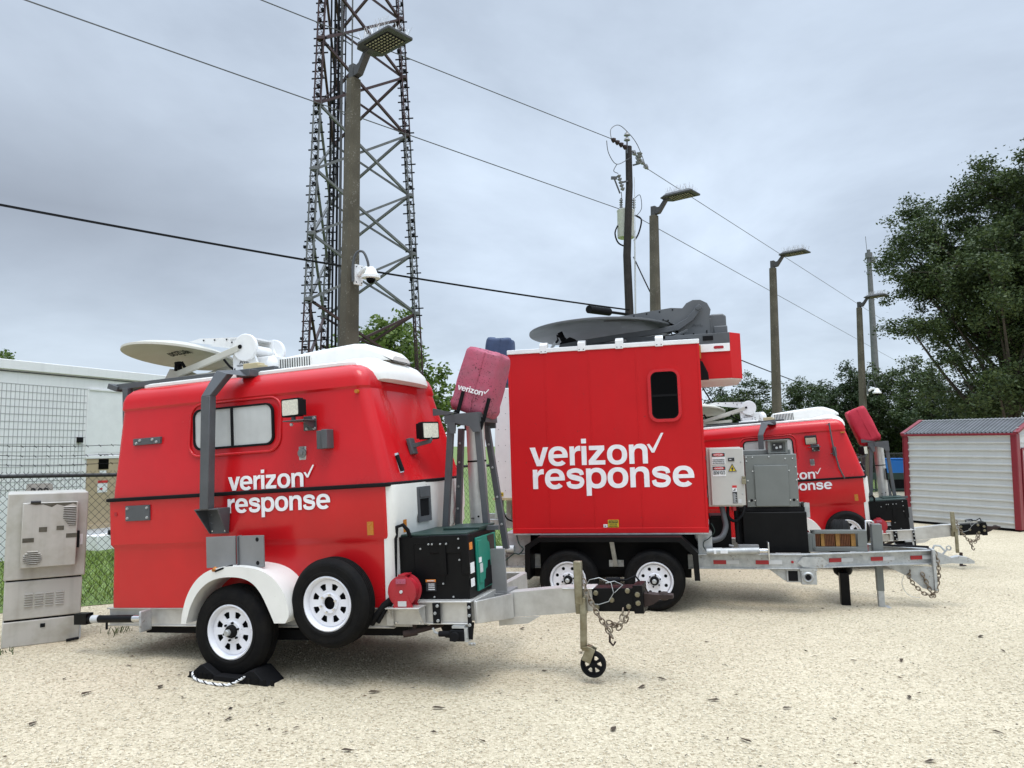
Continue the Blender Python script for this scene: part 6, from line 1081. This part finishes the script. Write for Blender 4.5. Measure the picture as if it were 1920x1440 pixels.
# ================================================================ trees
def tree(name, label, base, height, spread, n_leaf, leaf, lm_, seed, group=None, zlow=.15, trunk_r=.22, pads=60, pad=(.9, .4), cat='tree', lean=(0, 0), shape=1.0):
    """trunk and limbs that carry separate flattened pads of leaves inside an uneven crown envelope"""
    rg = np.random.default_rng(seed); t = thing(name, label, cat, base, (0, 0, 0), group)
    zc_ = height * (1 + zlow) / 2; rz = height * (1 - zlow) / 2; ph = rg.random(8) * 6.28; C_ = []; tries = 0
    while len(C_) < pads and tries < 6000:
        tries += 1; d = rg.normal(0, 1, 3); d /= np.linalg.norm(d); az = math.atan2(d[1], d[0])
        env = 1 + .16 * math.sin(3 * az + ph[0] + 4 * d[2]) + .12 * math.sin(5 * az + ph[1] - 5 * d[2]) + .08 * math.sin(9 * d[2] + ph[2])
        rr = (rg.random() ** .42) * .93 * env; wz = 1 - .30 * max(0, d[2]) * shape
        p = np.array([d[0] * spread * rr * wz + lean[0] * (d[2] + 1), d[1] * spread * rr * wz + lean[1] * (d[2] + 1), zc_ + d[2] * rz * rr])
        if p[2] > height - pad[1] * .6: continue
        if all(np.linalg.norm((p - q) / np.array([1, 1, .6])) > pad[0] * .80 for q in C_): C_.append(p)
    b = MB(); top = Vector((lean[0] * 1.3, lean[1] * 1.3, height * .82)); tp = smooth_path([(0, 0, -.1), (rg.normal(0, .12), rg.normal(0, .12), height * .2), (lean[0] * .5 + rg.normal(0, .25), rg.normal(0, .25), height * .5), top], 6)
    def rad(i): return trunk_r * (1 - .86 * i / (len(tp) - 1)) * (1.25 if i == 0 else 1)
    for i in range(len(tp) - 1): b.cyl(tp[i], tp[i + 1], rad(i), rad(i + 1), 8)
    L0, tw_ = [], []
    for p in C_:
        P = Vector(p); hr = math.hypot(p[0], p[1]); zs = max(height * .10, p[2] - hr * rg.uniform(.5, 1.0)); i = min(len(tp) - 2, max(1, int(zs / (height * .82) * (len(tp) - 1)))); s0 = tp[i]
        mid = s0.lerp(P, .5) + Vector((rg.normal(0, .12), rg.normal(0, .12), -.10 * hr)) * 1.0; path_ = smooth_path([s0, mid, P], 4); r0 = min(rad(i) * .55, .02 + .018 * (P - s0).length)
        for k in range(len(path_) - 1): b.cyl(path_[k], path_[k + 1], r0 * (1 - .8 * k / 8), r0 * (1 - .8 * (k + 1) / 8), 5)
        m_ = rg.integers(9, 16); sz = pad[0] * rg.uniform(.65, 1.2)
        for _ in range(m_):
            o_ = rg.normal(0, 1, 3) * np.array([sz * .55, sz * .55, pad[1] * .55]); L0.append(p + o_); tw_.append(rg.uniform(.4, 1.3))
            if rg.random() < .5: b.cyl(P, Vector(p + o_), .014, .006, 3)
    tr = b.build('trunk', 'bark', t, smooth=60); L0 = np.array(L0); tw_ = np.array(tw_); idx = rg.choice(len(L0), n_leaf, p=tw_ / tw_.sum())
    sg_ = pad[0] * .19; c = L0[idx] + rg.normal(0, 1, (n_leaf, 3)) * np.array([sg_, sg_, sg_ * .7]); c = c[c[:, 2] > .15]; n = len(c)
    a = rg.normal(0, 1, (n, 3)); a[:, 2] *= .6; a /= np.linalg.norm(a, axis=1)[:, None]; q = np.cross(a, rg.normal(0, 1, (n, 3))); q /= np.linalg.norm(q, axis=1)[:, None]
    s_ = leaf * (.6 + .8 * rg.random((n, 1))); V = np.stack([c - a * s_, c - q * s_ * .5, c + a * s_, c + q * s_ * .5], 1).reshape(-1, 3)
    big_mesh('crown', V, np.arange(4 * n).reshape(-1, 4), lm_, t); return t
L1 = leaf_mat('oak_leaf', (0.022, 0.042, 0.013), (0.085, 0.115, 0.036), .5, .2); L2 = leaf_mat('pale_leaf', (0.055, 0.10, 0.018), (0.17, 0.23, 0.05), .5, .3); L3 = leaf_mat('dark_leaf', (0.016, 0.034, 0.012), (0.055, 0.08, 0.028), .6, .1)
def gb(px_, Y): p = at(px_, 835, Y); return (p.x, p.y, 0)
tree('oak_tree', 'large dark oak overhanging the right side of the picture, behind the shed', gb(1905, 26.5), 13.6, 4.35, 190000, .058, L1, 5, trunk_r=.36, zlow=.17, pads=112, pad=(1.0, .5), shape=.25)
tree('leafy_tree', 'bright green tree rising behind the lattice tower', gb(728, 47), 10.6, 3.9, 12000, .17, L2, 8, trunk_r=.22, pads=42, pad=(1.3, .9), zlow=.1)
tree('leafy_tree', 'top of a pale tree above the white building parapet', gb(-14, 40), 7.25, 1.7, 4000, .09, L2, 12, trunk_r=.16, pads=20, pad=(.7, .4))
BG = [(1340, 46, 5.6, 2.0, 'grey green rounded tree nearest the red hood of the box trailer'), (1408, 44, 6.2, 1.9, 'feathery tree just left of the third light pole'), (1500, 47, 5.9, 2.0, 'dark tree right behind the white air conditioner roof of the farther trailer'), (1556, 50, 6.4, 2.1, 'dark bushy tree behind the red mast cover'), (1600, 42, 7.0, 1.6, 'tall narrow tree behind the farthest light pole'), (1658, 43, 6.3, 1.8, 'dark green tree behind the distant grey monopole foot'), (1728, 40, 6.6, 1.9, 'grey green tree standing over the left end of the shed roof'), (1800, 38, 5.6, 2.4, 'dark tree filling the view under the oak crown')]
for i, (px_, Y, h, sp, lb) in enumerate(BG):
    tree('background_tree', lb, gb(px_, Y), h, sp, 20000, .068, (L3, L1, L1, L3)[i % 4], 30 + i, 'trees along the far edge of the lot', trunk_r=.14, pads=38, pad=(.75, .5), zlow=.08)
for i, (px_, Y, h, lb) in enumerate(((1330, 54, 3.6, 'low dark bush beneath the grey green rounded tree'), (1390, 52, 3.4, 'low dark bush behind the grey generator'), (1470, 52, 3.9, 'low dark bush in the shade behind the third light pole'), (1540, 54, 4.0, 'low dark thicket bush behind the farther trailer nose'), (1610, 49, 3.9, 'low dark bush behind the red fabric cover'), (1675, 47, 3.7, 'low dark bush above the blue bin'), (1750, 45, 3.7, 'low dark bush behind the shed roof'), (1850, 42, 4.0, 'low dark bush beneath the large oak'), (1930, 40, 4.2, 'low dark bush at the right edge behind the shed'))):
    tree('bush', lb, gb(px_, Y), h, 2.3, 11000, .11, L3, 60 + i, 'dark bushes under the trees', trunk_r=.08, pads=34, pad=(.9, .7), zlow=.0, cat='bush')
